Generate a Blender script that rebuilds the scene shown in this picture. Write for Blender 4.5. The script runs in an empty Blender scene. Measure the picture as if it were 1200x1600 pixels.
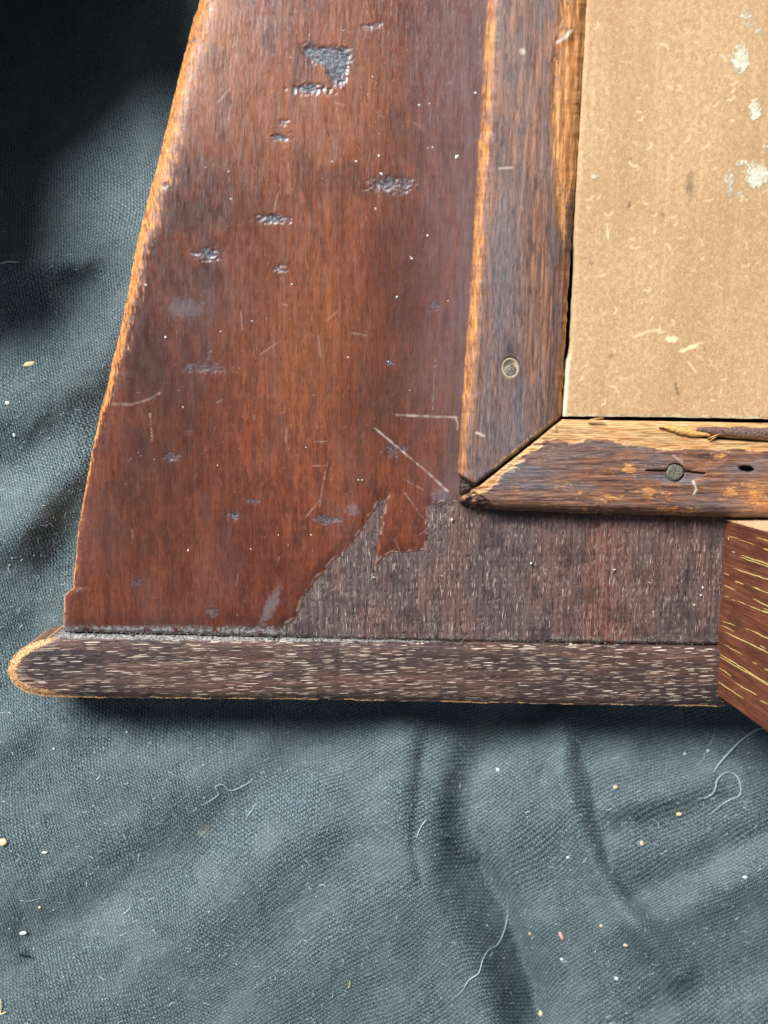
import bpy, math, random
import numpy as np
from mathutils import Vector, Matrix

random.seed(7); rng = np.random.default_rng(11)
SC = bpy.context.scene
COL = SC.collection

# ------------------------------------------------------------ camera, light, exposure
FPX = 1160.0                      # focal length in photograph pixels (1200 x 1600)
H = 0.193                         # camera height over the board, metres (about 6 px per mm)
NAD = (514.0, 640.0)              # where the photograph looks straight down
n = Vector(((NAD[0]-600)/FPX, (800-NAD[1])/FPX, -1)).normalized()
Q = n.rotation_difference(Vector((0, 0, -1)))
RM = np.array(Q.to_matrix())
cam_d = bpy.data.cameras.new("camera"); cam = bpy.data.objects.new("camera", cam_d); COL.objects.link(cam)
cam.location = (0, 0, H); cam.rotation_mode = 'QUATERNION'; cam.rotation_quaternion = Q
cam_d.sensor_fit = 'VERTICAL'; cam_d.sensor_height = 36; cam_d.lens = 36*FPX/1600
cam_d.clip_start = 0.005; cam_d.clip_end = 20
cam_d.dof.use_dof = True; cam_d.dof.focus_distance = 0.200; cam_d.dof.aperture_fstop = 7.5
SC.camera = cam
SC.cycles.pixel_filter_width = 1.05
SC.render.resolution_x = 768; SC.render.resolution_y = 1024

W = bpy.data.worlds.new("World"); SC.world = W; W.use_nodes = True
bg = W.node_tree.nodes['Background']; bg.inputs[0].default_value = (0.74, 0.87, 1.0, 1); bg.inputs[1].default_value = 0.225

def area(name, loc, target, sx, sy, power, col):
    d = bpy.data.lights.new(name, 'AREA'); d.shape = 'RECTANGLE'; d.size = sx; d.size_y = sy
    d.energy = power; d.color = col
    o = bpy.data.objects.new(name, d); COL.objects.link(o); o.location = loc
    o.rotation_euler = (Vector(target)-Vector(loc)).to_track_quat('-Z', 'Y').to_euler()
    return o
area("window_light", (-0.70, 0.95, 0.92), (0, 0, 0), 0.6, 0.55, 67, (0.96, 0.985, 1.0))
SC.view_settings.view_transform = 'Standard'; SC.view_settings.look = 'None'
SC.view_settings.exposure = 0.0; SC.view_settings.gamma = 1.0

# ------------------------------------------------------------ helpers
def P(px, py, z):
    """point at height z seen at photograph position (px, py)"""
    px, py, z = np.broadcast_arrays(np.asarray(px, float), np.asarray(py, float), np.asarray(z, float))
    d = np.stack([(px-600)/FPX, (800-py)/FPX, -np.ones_like(px)], -1) @ RM.T
    t = (z-H)/d[..., 2]
    return np.stack([d[..., 0]*t, d[..., 1]*t, z+0.0], -1)

def vnoise(x, y, seed):
    xi = np.floor(x).astype(np.int64); yi = np.floor(y).astype(np.int64)
    fx = x-xi; fy = y-yi; fx = fx*fx*(3-2*fx); fy = fy*fy*(3-2*fy)
    def h(a, b):
        v = (a*374761393+b*668265263+seed*1442695041) & 0xffffffff
        v = ((v ^ (v >> 13))*1274126177) & 0xffffffff
        v = ((v ^ (v >> 16))*2246822519) & 0xffffffff
        return ((v ^ (v >> 15)) & 0xffff)/65535.0
    return (h(xi, yi)*(1-fx)+h(xi+1, yi)*fx)*(1-fy)+(h(xi, yi+1)*(1-fx)+h(xi+1, yi+1)*fx)*fy
def fbm(x, y, seed, o=4):
    s = 0; a = 0.5; t = 0
    for k in range(o):
        s = s+a*vnoise(x*2**k+k*17.3, y*2**k-k*9.1, seed+k*31); t += a; a *= 0.55
    return s/t
def ss(a, b, x):
    t = np.clip((x-a)/(b-a), 0, 1); return t*t*(3-2*t)
def pdist(X, Y, pts):
    """distance to a polyline"""
    d = np.full(np.shape(X), 1e9)
    for (x0, y0), (x1, y1) in zip(pts[:-1], pts[1:]):
        dx, dy = x1-x0, y1-y0; L = dx*dx+dy*dy+1e-9
        t = np.clip(((X-x0)*dx+(Y-y0)*dy)/L, 0, 1)
        d = np.minimum(d, np.hypot(X-x0-t*dx, Y-y0-t*dy))
    return d
def inside(X, Y, poly):
    r = np.zeros(np.shape(X), bool); m = len(poly)
    for i in range(m):
        x0, y0 = poly[i]; x1, y1 = poly[(i+1) % m]
        if y0 == y1: continue
        c = ((y0 > Y) != (y1 > Y)) & (X < (x1-x0)*(Y-y0)/(y1-y0)+x0)
        r ^= c
    return r
def sdf(X, Y, poly):
    d = pdist(X, Y, poly+[poly[0]]); return np.where(inside(X, Y, poly), -d, d)
def curve(pts):
    a = np.array(pts, float); return lambda t: np.interp(t, a[:, 0], a[:, 1])
def ell(X, Y, cx, cy, rx, ry, ang=0):
    c, s = math.cos(ang), math.sin(ang); dx = X-cx; dy = Y-cy
    return np.hypot((dx*c+dy*s)/rx, (-dx*s+dy*c)/ry)

def new_mesh(name, V, F, mat, smooth=None, attrs=None):
    V = np.asarray(V, np.float32); me = bpy.data.meshes.new(name)
    if isinstance(F, np.ndarray):
        nf, k = F.shape
        me.vertices.add(len(V)); me.vertices.foreach_set('co', V.ravel())
        me.loops.add(nf*k); me.loops.foreach_set('vertex_index', F.astype(np.int32).ravel())
        me.polygons.add(nf); me.polygons.foreach_set('loop_start', np.arange(0, nf*k, k, dtype=np.int32))
        me.update(calc_edges=True)
    else:
        me.from_pydata([tuple(map(float, v)) for v in V], [], F); nf = len(F)
    if smooth is None: smooth = np.ones(nf, bool)
    me.polygons.foreach_set('use_smooth', np.asarray(smooth, bool))
    for kx, a in (attrs or {}).items():
        at = me.attributes.new(kx, 'FLOAT', 'POINT'); at.data.foreach_set('value', np.asarray(a, np.float32).ravel())
    me.materials.append(mat); me.validate(); return me

def link(name, me, parent=None, origin=None, label=None, cat=None, group=None, kind=None):
    if origin is not None and parent is None:
        me.transform(Matrix.Translation(-Vector(origin)))
    o = bpy.data.objects.new(name, me); COL.objects.link(o)
    if parent is not None:
        o.parent = parent          # every mesh part keeps world coordinates; only the Empty is placed
        o.matrix_parent_inverse = Matrix.Translation(parent.location).inverted()
    elif origin is not None: o.location = origin
    if label: o['label'] = label
    if cat: o['category'] = cat
    if group: o['group'] = group
    if kind: o['kind'] = kind
    return o

def grid_mesh(name, mat, XX, YY, Z, zb, attrs=None, fmask=None):
    """height field seen at (XX,YY) with heights Z, and straight side walls down to zb round its outline"""
    nr, nc = XX.shape
    V = P(XX, YY, Z).reshape(-1, 3)
    idx = np.arange(nr*nc).reshape(nr, nc)
    F = np.stack([idx[1:, :-1], idx[1:, 1:], idx[:-1, 1:], idx[:-1, :-1]], -1)
    fm = np.ones((nr-1, nc-1), bool) if fmask is None else fmask
    F = F[fm]
    used = np.zeros(nr*nc, bool); used[F.ravel()] = True
    re = -np.ones(nr*nc, int); re[used] = np.arange(used.sum())
    F = re[F]; V = V[used]
    at = {k: np.broadcast_to(a, XX.shape).reshape(-1)[used] for k, a in (attrs or {}).items()}
    E = np.concatenate([F[:, [i, (i+1) % 4]] for i in range(4)])
    N = len(V); key = np.minimum(E[:, 0], E[:, 1])*N+np.maximum(E[:, 0], E[:, 1])
    u, inv, cnt = np.unique(key, return_inverse=True, return_counts=True)
    B = E[cnt[inv] == 1]
    bv = np.unique(B.ravel()); m = -np.ones(N, int); m[bv] = np.arange(len(bv))
    T = V[bv]; D = T.copy(); D[:, 2] = zb
    V2 = np.concatenate([V, T, D]); a0 = N; b0 = N+len(bv)
    WF = np.stack([a0+m[B[:, 1]], a0+m[B[:, 0]], b0+m[B[:, 0]], b0+m[B[:, 1]]], -1)
    F2 = np.concatenate([F, WF]); sm = np.zeros(len(F2), bool); sm[:len(F)] = True
    at = {k: np.concatenate([a, a[bv], a[bv]]) for k, a in at.items()}
    at['side'] = np.concatenate([np.zeros(N), np.ones(2*len(bv))])
    return new_mesh(name, V2, F2, mat, sm, at)

def axis(a, b, step, lo=None, hi=None, big=14):
    """coordinates from a to b, fine between lo and hi, coarse outside"""
    lo = a if lo is None else lo; hi = b if hi is None else hi
    parts = []
    if lo > a: parts.append(np.linspace(a, lo, max(2, int((lo-a)/big)), endpoint=False))
    parts.append(np.linspace(lo, hi, int((hi-lo)/step)+1))
    if b > hi: parts.append(np.linspace(hi, b, max(3, int((b-hi)/big)+1))[1:])
    return np.concatenate(parts)

class M:
    """small node builder"""
    def __init__(s, name, rough=0.6, spec=0.4):
        s.m = bpy.data.materials.new(name); s.m.use_nodes = True; s.t = s.m.node_tree
        s.b = s.t.nodes['Principled BSDF']; s.b.inputs['Roughness'].default_value = rough
        s.b.inputs['Specular IOR Level'].default_value = spec
        g = s.t.nodes.new('ShaderNodeTexCoord'); s.co = s.vm('SCALE', g.outputs['Object'], None, 1000.0)
        s.bumps = []
    def n(s, t, **k):
        x = s.t.nodes.new(t)
        for a, b in k.items(): setattr(x, a, b)
        return x
    def put(s, sock, v):
        if v is None: return
        if isinstance(v, (int, float)): sock.default_value = v
        elif isinstance(v, tuple): sock.default_value = v if len(v) == len(sock.default_value) else (*v, 1)
        else: s.t.links.new(v, sock)
    def vm(s, op, a, b=None, sc=None):
        x = s.n('ShaderNodeVectorMath', operation=op); s.put(x.inputs[0], a); s.put(x.inputs[1], b)
        if sc is not None: s.put(x.inputs['Scale'], sc)
        return x.outputs[0]
    def mul(s, a, b): return s.ma('MULTIPLY', a, b)
    def add(s, a, b): return s.ma('ADD', a, b)
    def ma(s, op, a, b=None, c=None, clamp=False):
        x = s.n('ShaderNodeMath', operation=op); x.use_clamp = clamp
        s.put(x.inputs[0], a); s.put(x.inputs[1], b); s.put(x.inputs[2], c)
        return x.outputs[0]
    def attr(s, name): return s.n('ShaderNodeAttribute', attribute_name=name).outputs['Fac']
    def scale(s, v, off=(0, 0, 0), src=None):
        return s.vm('ADD', s.vm('MULTIPLY', src or s.co, v), off)
    def noise(s, v, detail=3, rough=0.6, off=(0, 0, 0), src=None, dist=0):
        x = s.n('ShaderNodeTexNoise'); s.put(x.inputs['Vector'], s.scale(v, off, src)); x.inputs['Scale'].default_value = 1
        x.inputs['Detail'].default_value = detail; x.inputs['Roughness'].default_value = rough; x.inputs['Distortion'].default_value = dist
        return x.outputs['Fac']
    def vor(s, v, off=(0, 0, 0), src=None, rnd=1.0):
        x = s.n('ShaderNodeTexVoronoi'); s.put(x.inputs['Vector'], s.scale(v, off, src)); x.inputs['Scale'].default_value = 1
        x.inputs['Randomness'].default_value = rnd
        return x.outputs['Distance'], x.outputs['Color']
    def ramp(s, f, a, b, lo=0.0, hi=1.0):
        x = s.n('ShaderNodeMapRange', interpolation_type='SMOOTHSTEP'); s.put(x.inputs[0], f)
        for i, q in enumerate((a, b, lo, hi)): s.put(x.inputs[i+1], q)
        return x.outputs[0]
    def mix(s, f, a, b, mode='MIX'):
        x = s.n('ShaderNodeMix', data_type='RGBA', blend_type=mode); s.put(x.inputs[0], f); s.put(x.inputs[6], a); s.put(x.inputs[7], b)
        return x.outputs[2]
    def color(s, c): s.put(s.b.inputs['Base Color'], c)
    def rough(s, r): s.put(s.b.inputs['Roughness'], r)
    def bump(s, h, dist, strength=1.0):
        x = s.n('ShaderNodeBump'); s.put(x.inputs['Height'], h); x.inputs['Distance'].default_value = dist; s.put(x.inputs['Strength'], strength)
        if s.bumps: s.t.links.new(s.bumps[-1], x.inputs['Normal'])
        s.bumps.append(x.outputs[0]); s.t.links.new(x.outputs[0], s.b.inputs['Normal'])

def lin(r, g, b):
    f = lambda c: (c/255/12.92) if c/255 <= 0.04045 else ((c/255+0.055)/1.055)**2.4
    return (f(r), f(g), f(b))

# ------------------------------------------------------------ materials
def dashes(m, L, T, off, thr, along='x', src=None):
    """short filled pores: stretched cells, each with its own size"""
    v = (1/L, 1/T, 1.0) if along == 'x' else (1/T, 1/L, 1.0)
    v = (v[0], v[1], 0.0)
    d, c = m.vor(v, off, src)
    sx = m.n('ShaderNodeSeparateColor'); m.put(sx.inputs[0], c)
    r = m.ma('MULTIPLY', sx.outputs[0], thr)
    return m.ma('MULTIPLY', m.ramp(m.ma('SUBTRACT', r, d), 0.0, 0.07), m.ramp(sx.outputs[1], 0.25, 0.9)), sx.outputs[2]

def mat_veneer():
    m = M('red_varnished_veneer', 0.38, 0.5)
    g1 = m.noise((1.3, 0.035, 1), 4, 0.62, dist=0.5)
    g2 = m.noise((5.5, 0.28, 1), 3, 0.6, (3, 7, 0))
    big = m.noise((0.05, 0.025, 1), 2, 0.5, (9, 2, 0))
    c = m.mix(m.ramp(g1, 0.25, 0.75), lin(82, 39, 26), lin(117, 61, 39))
    c = m.mix(m.mul(m.ramp(m.noise((0.55, 0.16, 1), 4, 0.65, (6, 6, 0), dist=0.6), 0.42, 0.66), 0.6), c, lin(128, 72, 48))
    c = m.mix(m.mul(m.ramp(m.noise((0.35, 0.13, 1), 4, 0.65, (26, 6, 0), dist=0.8), 0.45, 0.68), 0.7), c, lin(64, 36, 31))
    c = m.mix(m.attr('brown_strip'), c, lin(70, 54, 44))
    c = m.mix(m.ramp(big, 0.35, 0.65), m.mix(0.55, c, lin(74, 34, 27)), c)
    c = m.mix(m.mul(m.attr('warm'), m.ramp(g1, 0.2, 0.8, 0.4, 1.0)), c, lin(154, 94, 54))
    c = m.mix(m.mul(m.ramp(g2, 0.55, 0.78), 0.35), c, lin(44, 20, 17))
    pd, _ = dashes(m, 2.6, 0.17, (4, 1, 0), 0.6, 'y')
    c = m.mix(m.mul(pd, m.ramp(m.noise((0.16, 0.09, 1), 3, 0.6, (16, 6, 0)), 0.4, 0.65, 0.15, 0.8)), c, lin(48, 22, 18))
    pl, _ = dashes(m, 1.9, 0.2, (14, 31, 0), 0.42, 'y')
    c = m.mix(m.mul(pl, m.mul(m.attr('warm2'), 0.55)), c, lin(180, 112, 72))
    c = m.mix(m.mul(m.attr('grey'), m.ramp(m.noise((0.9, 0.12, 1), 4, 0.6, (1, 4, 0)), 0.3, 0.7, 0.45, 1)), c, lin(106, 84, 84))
    c = m.mix(m.mul(m.attr('smoke'), m.ramp(m.noise((0.3, 0.12, 1), 4, 0.65, (46, 6, 0), dist=0.5), 0.3, 0.65, 0.4, 1.0)), c, lin(62, 38, 32))
    c = m.mix(m.attr('stain_shade'), c, lin(52, 32, 30))
    wn = m.noise((2.2, 0.35, 1), 4, 0.65, (5, 5, 0))
    w = m.ramp(m.add(m.attr('wear'), m.mul(m.ma('SUBTRACT', wn, 0.5), 1.9)), 0.34, 0.74)
    c = m.mix(w, c, m.mix(m.ramp(m.noise((3.5, 0.5, 1), 3, 0.6, (8, 8, 0)), 0.36, 0.6), lin(122, 66, 34), lin(204, 136, 68)))
    c = m.mix(m.mul(m.attr('dent'), m.ramp(m.noise((3.0, 3.0, 1), 4, 0.7, (6, 1, 0)), 0.3, 0.5, 0.55, 1.0)), c, m.mix(m.ramp(m.noise((2.0, 3.0, 1), 3), 0.4, 0.62), lin(48, 46, 52), lin(108, 112, 122)))
    c = m.mix(m.attr('bloom'), c, lin(128, 132, 140))
    c = m.mix(m.attr('scr'), c, lin(206, 190, 178))
    c = m.mix(m.attr('dust'), c, m.mix(m.ramp(m.noise((1.6, 1.6, 1), 4), 0.4, 0.6), lin(72, 62, 60), lin(134, 132, 130)))
    c = m.mix(m.mul(m.ramp(m.noise((4, 4, 1), 3, 0.7, (2, 2, 0)), 0.60, 0.8), 0.22), c, lin(150, 130, 122))
    m.color(c)
    m.rough(m.add(m.add(m.ramp(m.noise((0.8, 0.2, 1), 4), 0.3, 0.7, 0.24, 0.40), m.mul(m.attr('dust'), 0.3)), m.mul(w, 0.3)))
    m.bump(m.ma('SUBTRACT', g2, m.mul(pd, 0.8)), 0.00005)
    m.bump(m.noise((1.5, 0.3, 1), 3), 0.00008)
    return m.m

def mat_bare():
    m = M('bare_brown_wood', 0.55, 0.45)
    g1 = m.noise((1.1, 0.06, 1), 4, 0.6, dist=0.4); g2 = m.noise((5, 0.7, 1), 4, 0.7)
    c = m.mix(m.ramp(g1, 0.32, 0.68), lin(68, 54, 53), lin(100, 80, 76))
    c = m.mix(m.attr('red'), c, m.mix(m.ramp(g1, 0.4, 0.6), lin(92, 56, 46), lin(124, 84, 70)))
    c = m.mix(m.mul(m.ramp(g2, 0.5, 0.75), 0.5), c, lin(42, 32, 34))
    f1, r1 = dashes(m, 2.3, 0.28, (2, 5, 0), 0.62, 'y'); f2, r2 = dashes(m, 1.5, 0.22, (22, 35, 0), 0.55, 'y')
    f3, r3 = dashes(m, 1.9, 0.3, (42, 15, 0), 0.6, 'y')
    c = m.mix(m.mul(f3, 0.8), c, lin(34, 24, 26))
    k = m.ramp(m.noise((0.22, 0.14, 1), 3, 0.6, (6, 1, 0)), 0.35, 0.6, 0.25, 1.0)
    c = m.mix(m.mul(m.mul(m.add(f1, f2), k), 0.8), c, m.mix(r1, lin(128, 108, 98), lin(186, 166, 148)))
    c = m.mix(m.mul(m.ramp(m.noise((3.2, 2.4, 1), 4, 0.7, (3, 3, 0)), 0.60, 0.72), 0.5), c, lin(176, 166, 158))
    c = m.mix(m.attr('stain_shade'), c, lin(34, 26, 27))
    c = m.mix(m.attr('scr'), c, lin(190, 180, 172))
    c = m.mix(m.attr('dust'), c, m.mix(m.ramp(m.noise((1.6, 1.6, 1), 4), 0.4, 0.6), lin(30, 24, 24), lin(140, 136, 128)))
    m.color(c); m.rough(m.ramp(g2, 0.3, 0.7, 0.42, 0.62))
    m.bump(m.ma('SUBTRACT', m.add(g2, m.mul(f1, 0.3)), m.mul(f3, 0.8)), 0.00012); return m.m

def mat_rail():
    m = M('rail_wood', 0.58, 0.4)
    g1 = m.noise((0.05, 1.4, 1), 4, 0.6, dist=0.4); g2 = m.noise((0.6, 6, 1), 4, 0.7)
    c = m.mix(m.ramp(g1, 0.32, 0.68), lin(60, 42, 38), lin(92, 66, 58))
    c = m.mix(m.mul(m.ramp(m.noise((0.04, 0.3, 1), 2, 0.5, (1, 8, 0)), 0.5, 0.7), 0.35), c, lin(108, 72, 60))
    c = m.mix(m.mul(m.ramp(g2, 0.5, 0.72), 0.7), c, lin(32, 23, 25))
    c = m.mix(m.attr('dark'), c, lin(38, 33, 36))
    for i, (L, T, off, th, op) in enumerate([(5.6, 0.28, (2, 5, 0), 0.42, 1.0), (4.8, 0.27, (32, 15, 0), 0.42, 1.0), (7.0, 0.29, (12, 45, 0), 0.40, 0.95), (4.4, 0.25, (12, 5, 3), 0.40, 0.9), (5.0, 0.28, (52, 25, 3), 0.38, 0.8)]):
        f, r = dashes(m, L, T, off, th, 'x')
        c = m.mix(m.mul(f, op), c, m.mix(r, lin(138, 110, 94), lin(226, 204, 182)))
    f3, r3 = dashes(m, 3.0, 0.3, (9, 9, 0), 0.55, 'x'); c = m.mix(m.mul(f3, 0.7), c, lin(30, 21, 23))
    wn = m.noise((1.6, 2.6, 1), 4, 0.7)
    w = m.ramp(m.add(m.attr('wear'), m.mul(m.ma('SUBTRACT', wn, 0.5), 1.2)), 0.45, 0.62)
    wc = m.mix(m.ramp(m.noise((2.6, 2.6, 1), 3, 0.7, (8, 3, 0)), 0.42, 0.58), lin(132, 82, 48), lin(222, 176, 122))
    c = m.mix(m.mul(w, m.ma('SUBTRACT', 1.0, m.mul(m.attr('side'), 0.8))), c, wc)
    c = m.mix(m.ramp(m.add(m.attr('glue'), m.mul(m.ma('SUBTRACT', m.noise((1.2, 2.4, 1), 4, 0.7, (7, 7, 0)), 0.5), 1.1)), 0.42, 0.6), c,
              m.mix(m.ramp(m.noise((2.0, 3.0, 1), 4, 0.7, (4, 9, 0)), 0.4, 0.62), lin(86, 78, 74), lin(154, 154, 148)))
    c = m.mix(m.attr('stain_shade'), c, lin(28, 20, 20))
    m.color(c); m.bump(m.ma('SUBTRACT', g2, f3), 0.00012); m.bump(m.noise((2, 3, 1), 4), 0.00012); return m.m

def mat_batten(along):
    m = M('worn_batten_wood_'+('up' if along == 'y' else 'across'), 0.5, 0.45)
    s = (lambda a, b: (a, b, 1)) if along == 'y' else (lambda a, b: (b, a, 1))
    g1 = m.noise(s(1.1, 0.05), 5, 0.62, dist=0.5); g2 = m.noise(s(5.5, 0.35), 4, 0.7)
    patch = m.noise(s(0.32, 0.10), 3, 0.6, (3, 6, 0))
    c = m.mix(m.ramp(g1, 0.3, 0.7), lin(76, 53, 49), lin(144, 104, 86))
    c = m.mix(m.mul(m.ramp(patch, 0.36, 0.58), 0.8), c, m.mix(m.ramp(g1, 0.4, 0.65), lin(110, 64, 44), lin(162, 112, 78)))
    c = m.mix(m.mul(m.ramp(g2, 0.46, 0.68), 0.6), c, lin(46, 34, 38))
    c = m.mix(m.mul(m.ramp(m.noise(s(4.6, 0.3), 3, 0.6, (2, 12, 0)), 0.55, 0.72), 0.55), c, lin(166, 132, 108))
    c = m.mix(m.mul(m.ramp(m.noise(s(0.75, 0.14), 4, 0.7, (41, 12, 0), dist=0.6), 0.5, 0.64), 0.72), c, lin(46, 35, 37))
    c = m.mix(m.attr('grey'), c, m.mix(m.ramp(g2, 0.35, 0.65), lin(116, 112, 116), lin(60, 54, 60)))
    wn = m.noise(s(1.8, 0.35), 5, 0.68, (5, 5, 0))
    w = m.mul(m.ramp(m.add(m.attr('wear'), m.mul(m.ma('SUBTRACT', m.noise(s(3.2, 0.9), 4, 0.75, (5, 9, 0)), 0.5), 2.0)), 0.44, 0.8), 0.85)
    wc = m.mix(m.ramp(m.noise(s(3.0, 0.3), 4, 0.65, (8, 3, 0)), 0.4, 0.62), lin(170, 104, 46), lin(226, 168, 96))
    c = m.mix(w, c, wc)
    t = m.ramp(m.add(m.attr('tan'), m.mul(m.ma('SUBTRACT', wn, 0.5), 0.8)), 0.44, 0.56)
    tc = m.mix(m.ramp(m.noise(s(3.6, 0.2), 4, 0.65, (1, 3, 0)), 0.35, 0.62), lin(142, 98, 60), lin(202, 164, 114))
    c = m.mix(t, c, tc)
    c = m.mix(m.mul(m.attr('orange'), m.ramp(m.noise(s(2.4, 0.22), 4, 0.72, (31, 9, 0)), 0.36, 0.54, 0.25, 1.0)), c, m.mix(m.ramp(m.noise(s(3.0, 0.25), 4, 0.65, (1, 9, 0)), 0.34, 0.6), lin(140, 80, 40), lin(214, 146, 80)))
    c = m.mix(m.attr('stain_shade'), c, lin(24, 18, 18))
    c = m.mix(m.attr('scr'), c, lin(214, 196, 178))
    m.color(c); m.rough(m.ramp(g1, 0.3, 0.7, 0.38, 0.58))
    m.bump(g2, 0.00018); m.bump(g1, 0.0002); m.bump(m.noise((2.5, 2.5, 1), 3), 0.00006); return m.m

def mat_card():
    m = M('tan_cardboard', 0.9, 0.15)
    a = m.noise((0.9, 0.7, 1), 5, 0.75); b = m.noise((1.9, 1.5, 1), 5, 0.8, (5, 5, 0), dist=1.4)
    big = m.noise((0.06, 0.03, 1), 3, 0.5)
    c = m.mix(m.ramp(big, 0.35, 0.65), lin(178, 144, 106), lin(192, 159, 120))
    c = m.mix(m.ramp(a, 0.42, 0.62), m.mix(0.6, c, lin(158, 122, 86)), c)
    c = m.mix(m.mul(m.ramp(b, 0.50, 0.66), 0.75), c, lin(220, 192, 152))
    c = m.mix(m.mul(m.ramp(m.noise((2.6, 2.2, 1), 4, 0.7, (15, 5, 0), dist=1.0), 0.56, 0.72), 0.6), c, lin(146, 104, 62))
    f, r = dashes(m, 1.6, 0.4, (5, 5, 0), 0.34, 'y'); c = m.mix(m.mul(f, 0.45), c, lin(138, 98, 62))
    st = m.noise((0.7, 0.02, 1), 2, 0.5, (3, 3, 0)); c = m.mix(m.mul(m.ramp(st, 0.5, 0.75), 0.14), c, lin(224, 192, 146))
    c = m.mix(m.attr('stain_shade'), c, lin(92, 80, 66))
    pn = m.noise((1.1, 1.1, 1), 5, 0.75, (7, 1, 0))
    p = m.ramp(m.add(m.attr('paint'), m.mul(m.ma('SUBTRACT', pn, 0.5), 1.4)), 0.36, 0.72)
    c = m.mix(m.mul(p, 0.7), c, m.mix(m.ramp(pn, 0.45, 0.65), lin(196, 196, 172), lin(232, 234, 222)))
    c = m.mix(m.attr('pale'), c, lin(226, 214, 182)); c = m.mix(m.attr('scr'), c, lin(240, 216, 172))
    c = m.mix(m.attr('side'), c, lin(206, 178, 132))
    m.color(c); m.bump(b, 0.00016); m.bump(a, 0.00010); m.bump(p, 0.0001); return m.m

def mat_foot():
    m = M('foot_block_wood', 0.42, 0.45)
    src = m.co
    g = m.noise((1.0, 1.6, 0.07), 4, 0.62, dist=0.4); g2 = m.noise((1, 6, 0.4), 4, 0.7)
    c = m.mix(m.ramp(g, 0.32, 0.68), lin(84, 44, 30), lin(134, 78, 54))
    c = m.mix(m.mul(m.ramp(g2, 0.5, 0.72), 0.65), c, lin(52, 27, 20))
    c = m.mix(m.mul(m.ramp(m.noise((1, 7, 0.35), 4, 0.75, (5, 5, 5)), 0.54, 0.7), 0.45), c, lin(158, 104, 74))
    c = m.mix(m.mul(m.ramp(m.noise((0.12, 0.2, 0.08), 3, 0.6, (5, 1, 5)), 0.42, 0.62), 0.5), c, lin(66, 36, 27))
    w = m.ramp(m.add(m.attr('wear'), m.mul(m.ma('SUBTRACT', m.noise((1.5, 1.5, 1.5), 4, 0.7), 0.5), 1.0)), 0.45, 0.62)
    c = m.mix(w, c, m.mix(m.ramp(m.noise((2, 2, 2), 3, 0.6, (3, 3, 3)), 0.4, 0.6), lin(196, 140, 82), lin(226, 204, 170)))
    c = m.mix(m.mul(m.ramp(m.noise((4, 4, 4), 2), 0.68, 0.78), 0.5), c, lin(190, 160, 136))
    m.color(c); m.bump(g2, 0.00012); m.bump(m.noise((1.2, 1.2, 1.2), 3), 0.0001); return m.m

def mat_cloth():
    m = M('black_twill_cloth', 0.92, 0.12)
    u = m.attr('tu'); v = m.attr('tv'); k = m.attr('fam')
    cx = m.n('ShaderNodeCombineXYZ'); m.put(cx.inputs[0], u); m.put(cx.inputs[1], v); uv = cx.outputs[0]
    wob = m.mul(m.ma('SUBTRACT', m.noise((1.1, 1.1, 1), 4, 0.75, src=uv), 0.5), 2.4)
    wob2 = m.mul(m.ma('SUBTRACT', m.noise((1.1, 1.1, 1), 4, 0.75, (30, 5, 0), src=uv), 0.5), 2.4)
    a = m.ma('SINE', m.mul(m.add(m.add(v, m.mul(wob, 0.45)), 0), 2*math.pi/1.04))
    b = m.ma('SINE', m.mul(m.add(m.add(u, m.mul(wob2, 0.45)), 0), 2*math.pi/0.8))
    rib = m.add(m.mul(a, k), m.mul(b, m.ma('SUBTRACT', 1.0, k)))
    yarn = m.noise((2.3, 2.3, 1), 3, 0.7, src=uv)
    fz = m.noise((5, 5, 1), 3, 0.7, (3, 3, 0), src=uv)
    h = m.add(m.mul(m.add(rib, m.mul(m.mul(a, b), 1.1)), 0.27), m.mul(yarn, 1.9))
    c = m.mix(m.ramp(h, 0.62, 1.42), lin(8, 11, 12), lin(126, 148, 154))
    c = m.mix(m.mul(m.ramp(fz, 0.52, 0.72), 0.6), c, lin(140, 158, 160))
    c = m.mix(m.mul(m.ramp(m.noise((0.07, 0.07, 1), 3, 0.6, (4, 4, 0), src=uv), 0.4, 0.7), 0.35), c, lin(128, 138, 134))
    fl = m.noise((7.5, 7.5, 1), 2, 0.6, (13, 3, 0), src=uv); fk = m.noise((0.35, 0.35, 1), 3, 0.6, (13, 23, 0), src=uv)
    c = m.mix(m.mul(m.ramp(fl, 0.57, 0.66), m.ramp(fk, 0.3, 0.7, 0.3, 1.0)), c, lin(186, 200, 200))
    d = m.ramp(m.add(m.attr('dirt'), m.mul(m.ma('SUBTRACT', m.noise((1.6, 1.6, 1), 4, 0.75, src=uv), 0.5), 1.6)), 0.55, 0.9)
    c = m.mix(m.mul(d, 0.55), c, lin(172, 164, 140))
    m.color(c)
    m.b.inputs['Sheen Weight'].default_value = 0.08; m.b.inputs['Sheen Roughness'].default_value = 0.5
    m.b.inputs['Sheen Tint'].default_value = (0.75, 0.9, 1.0, 1)
    m.bump(h, 0.00036); m.bump(fz, 0.00012); return m.m

def plain(name, c, rough=0.6, metal=0, var=0.25, sc=3.0, spec=0.4):
    m = M(name, rough, spec); m.b.inputs['Metallic'].default_value = metal
    nn = m.noise((sc, sc, sc), 3, 0.65)
    dk = tuple(x*(1-var) for x in c); lt = tuple(min(1, x*(1+var)) for x in c)
    m.color(m.mix(m.ramp(nn, 0.35, 0.65), dk, lt)); m.bump(nn, 0.00008); return m.m

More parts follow.
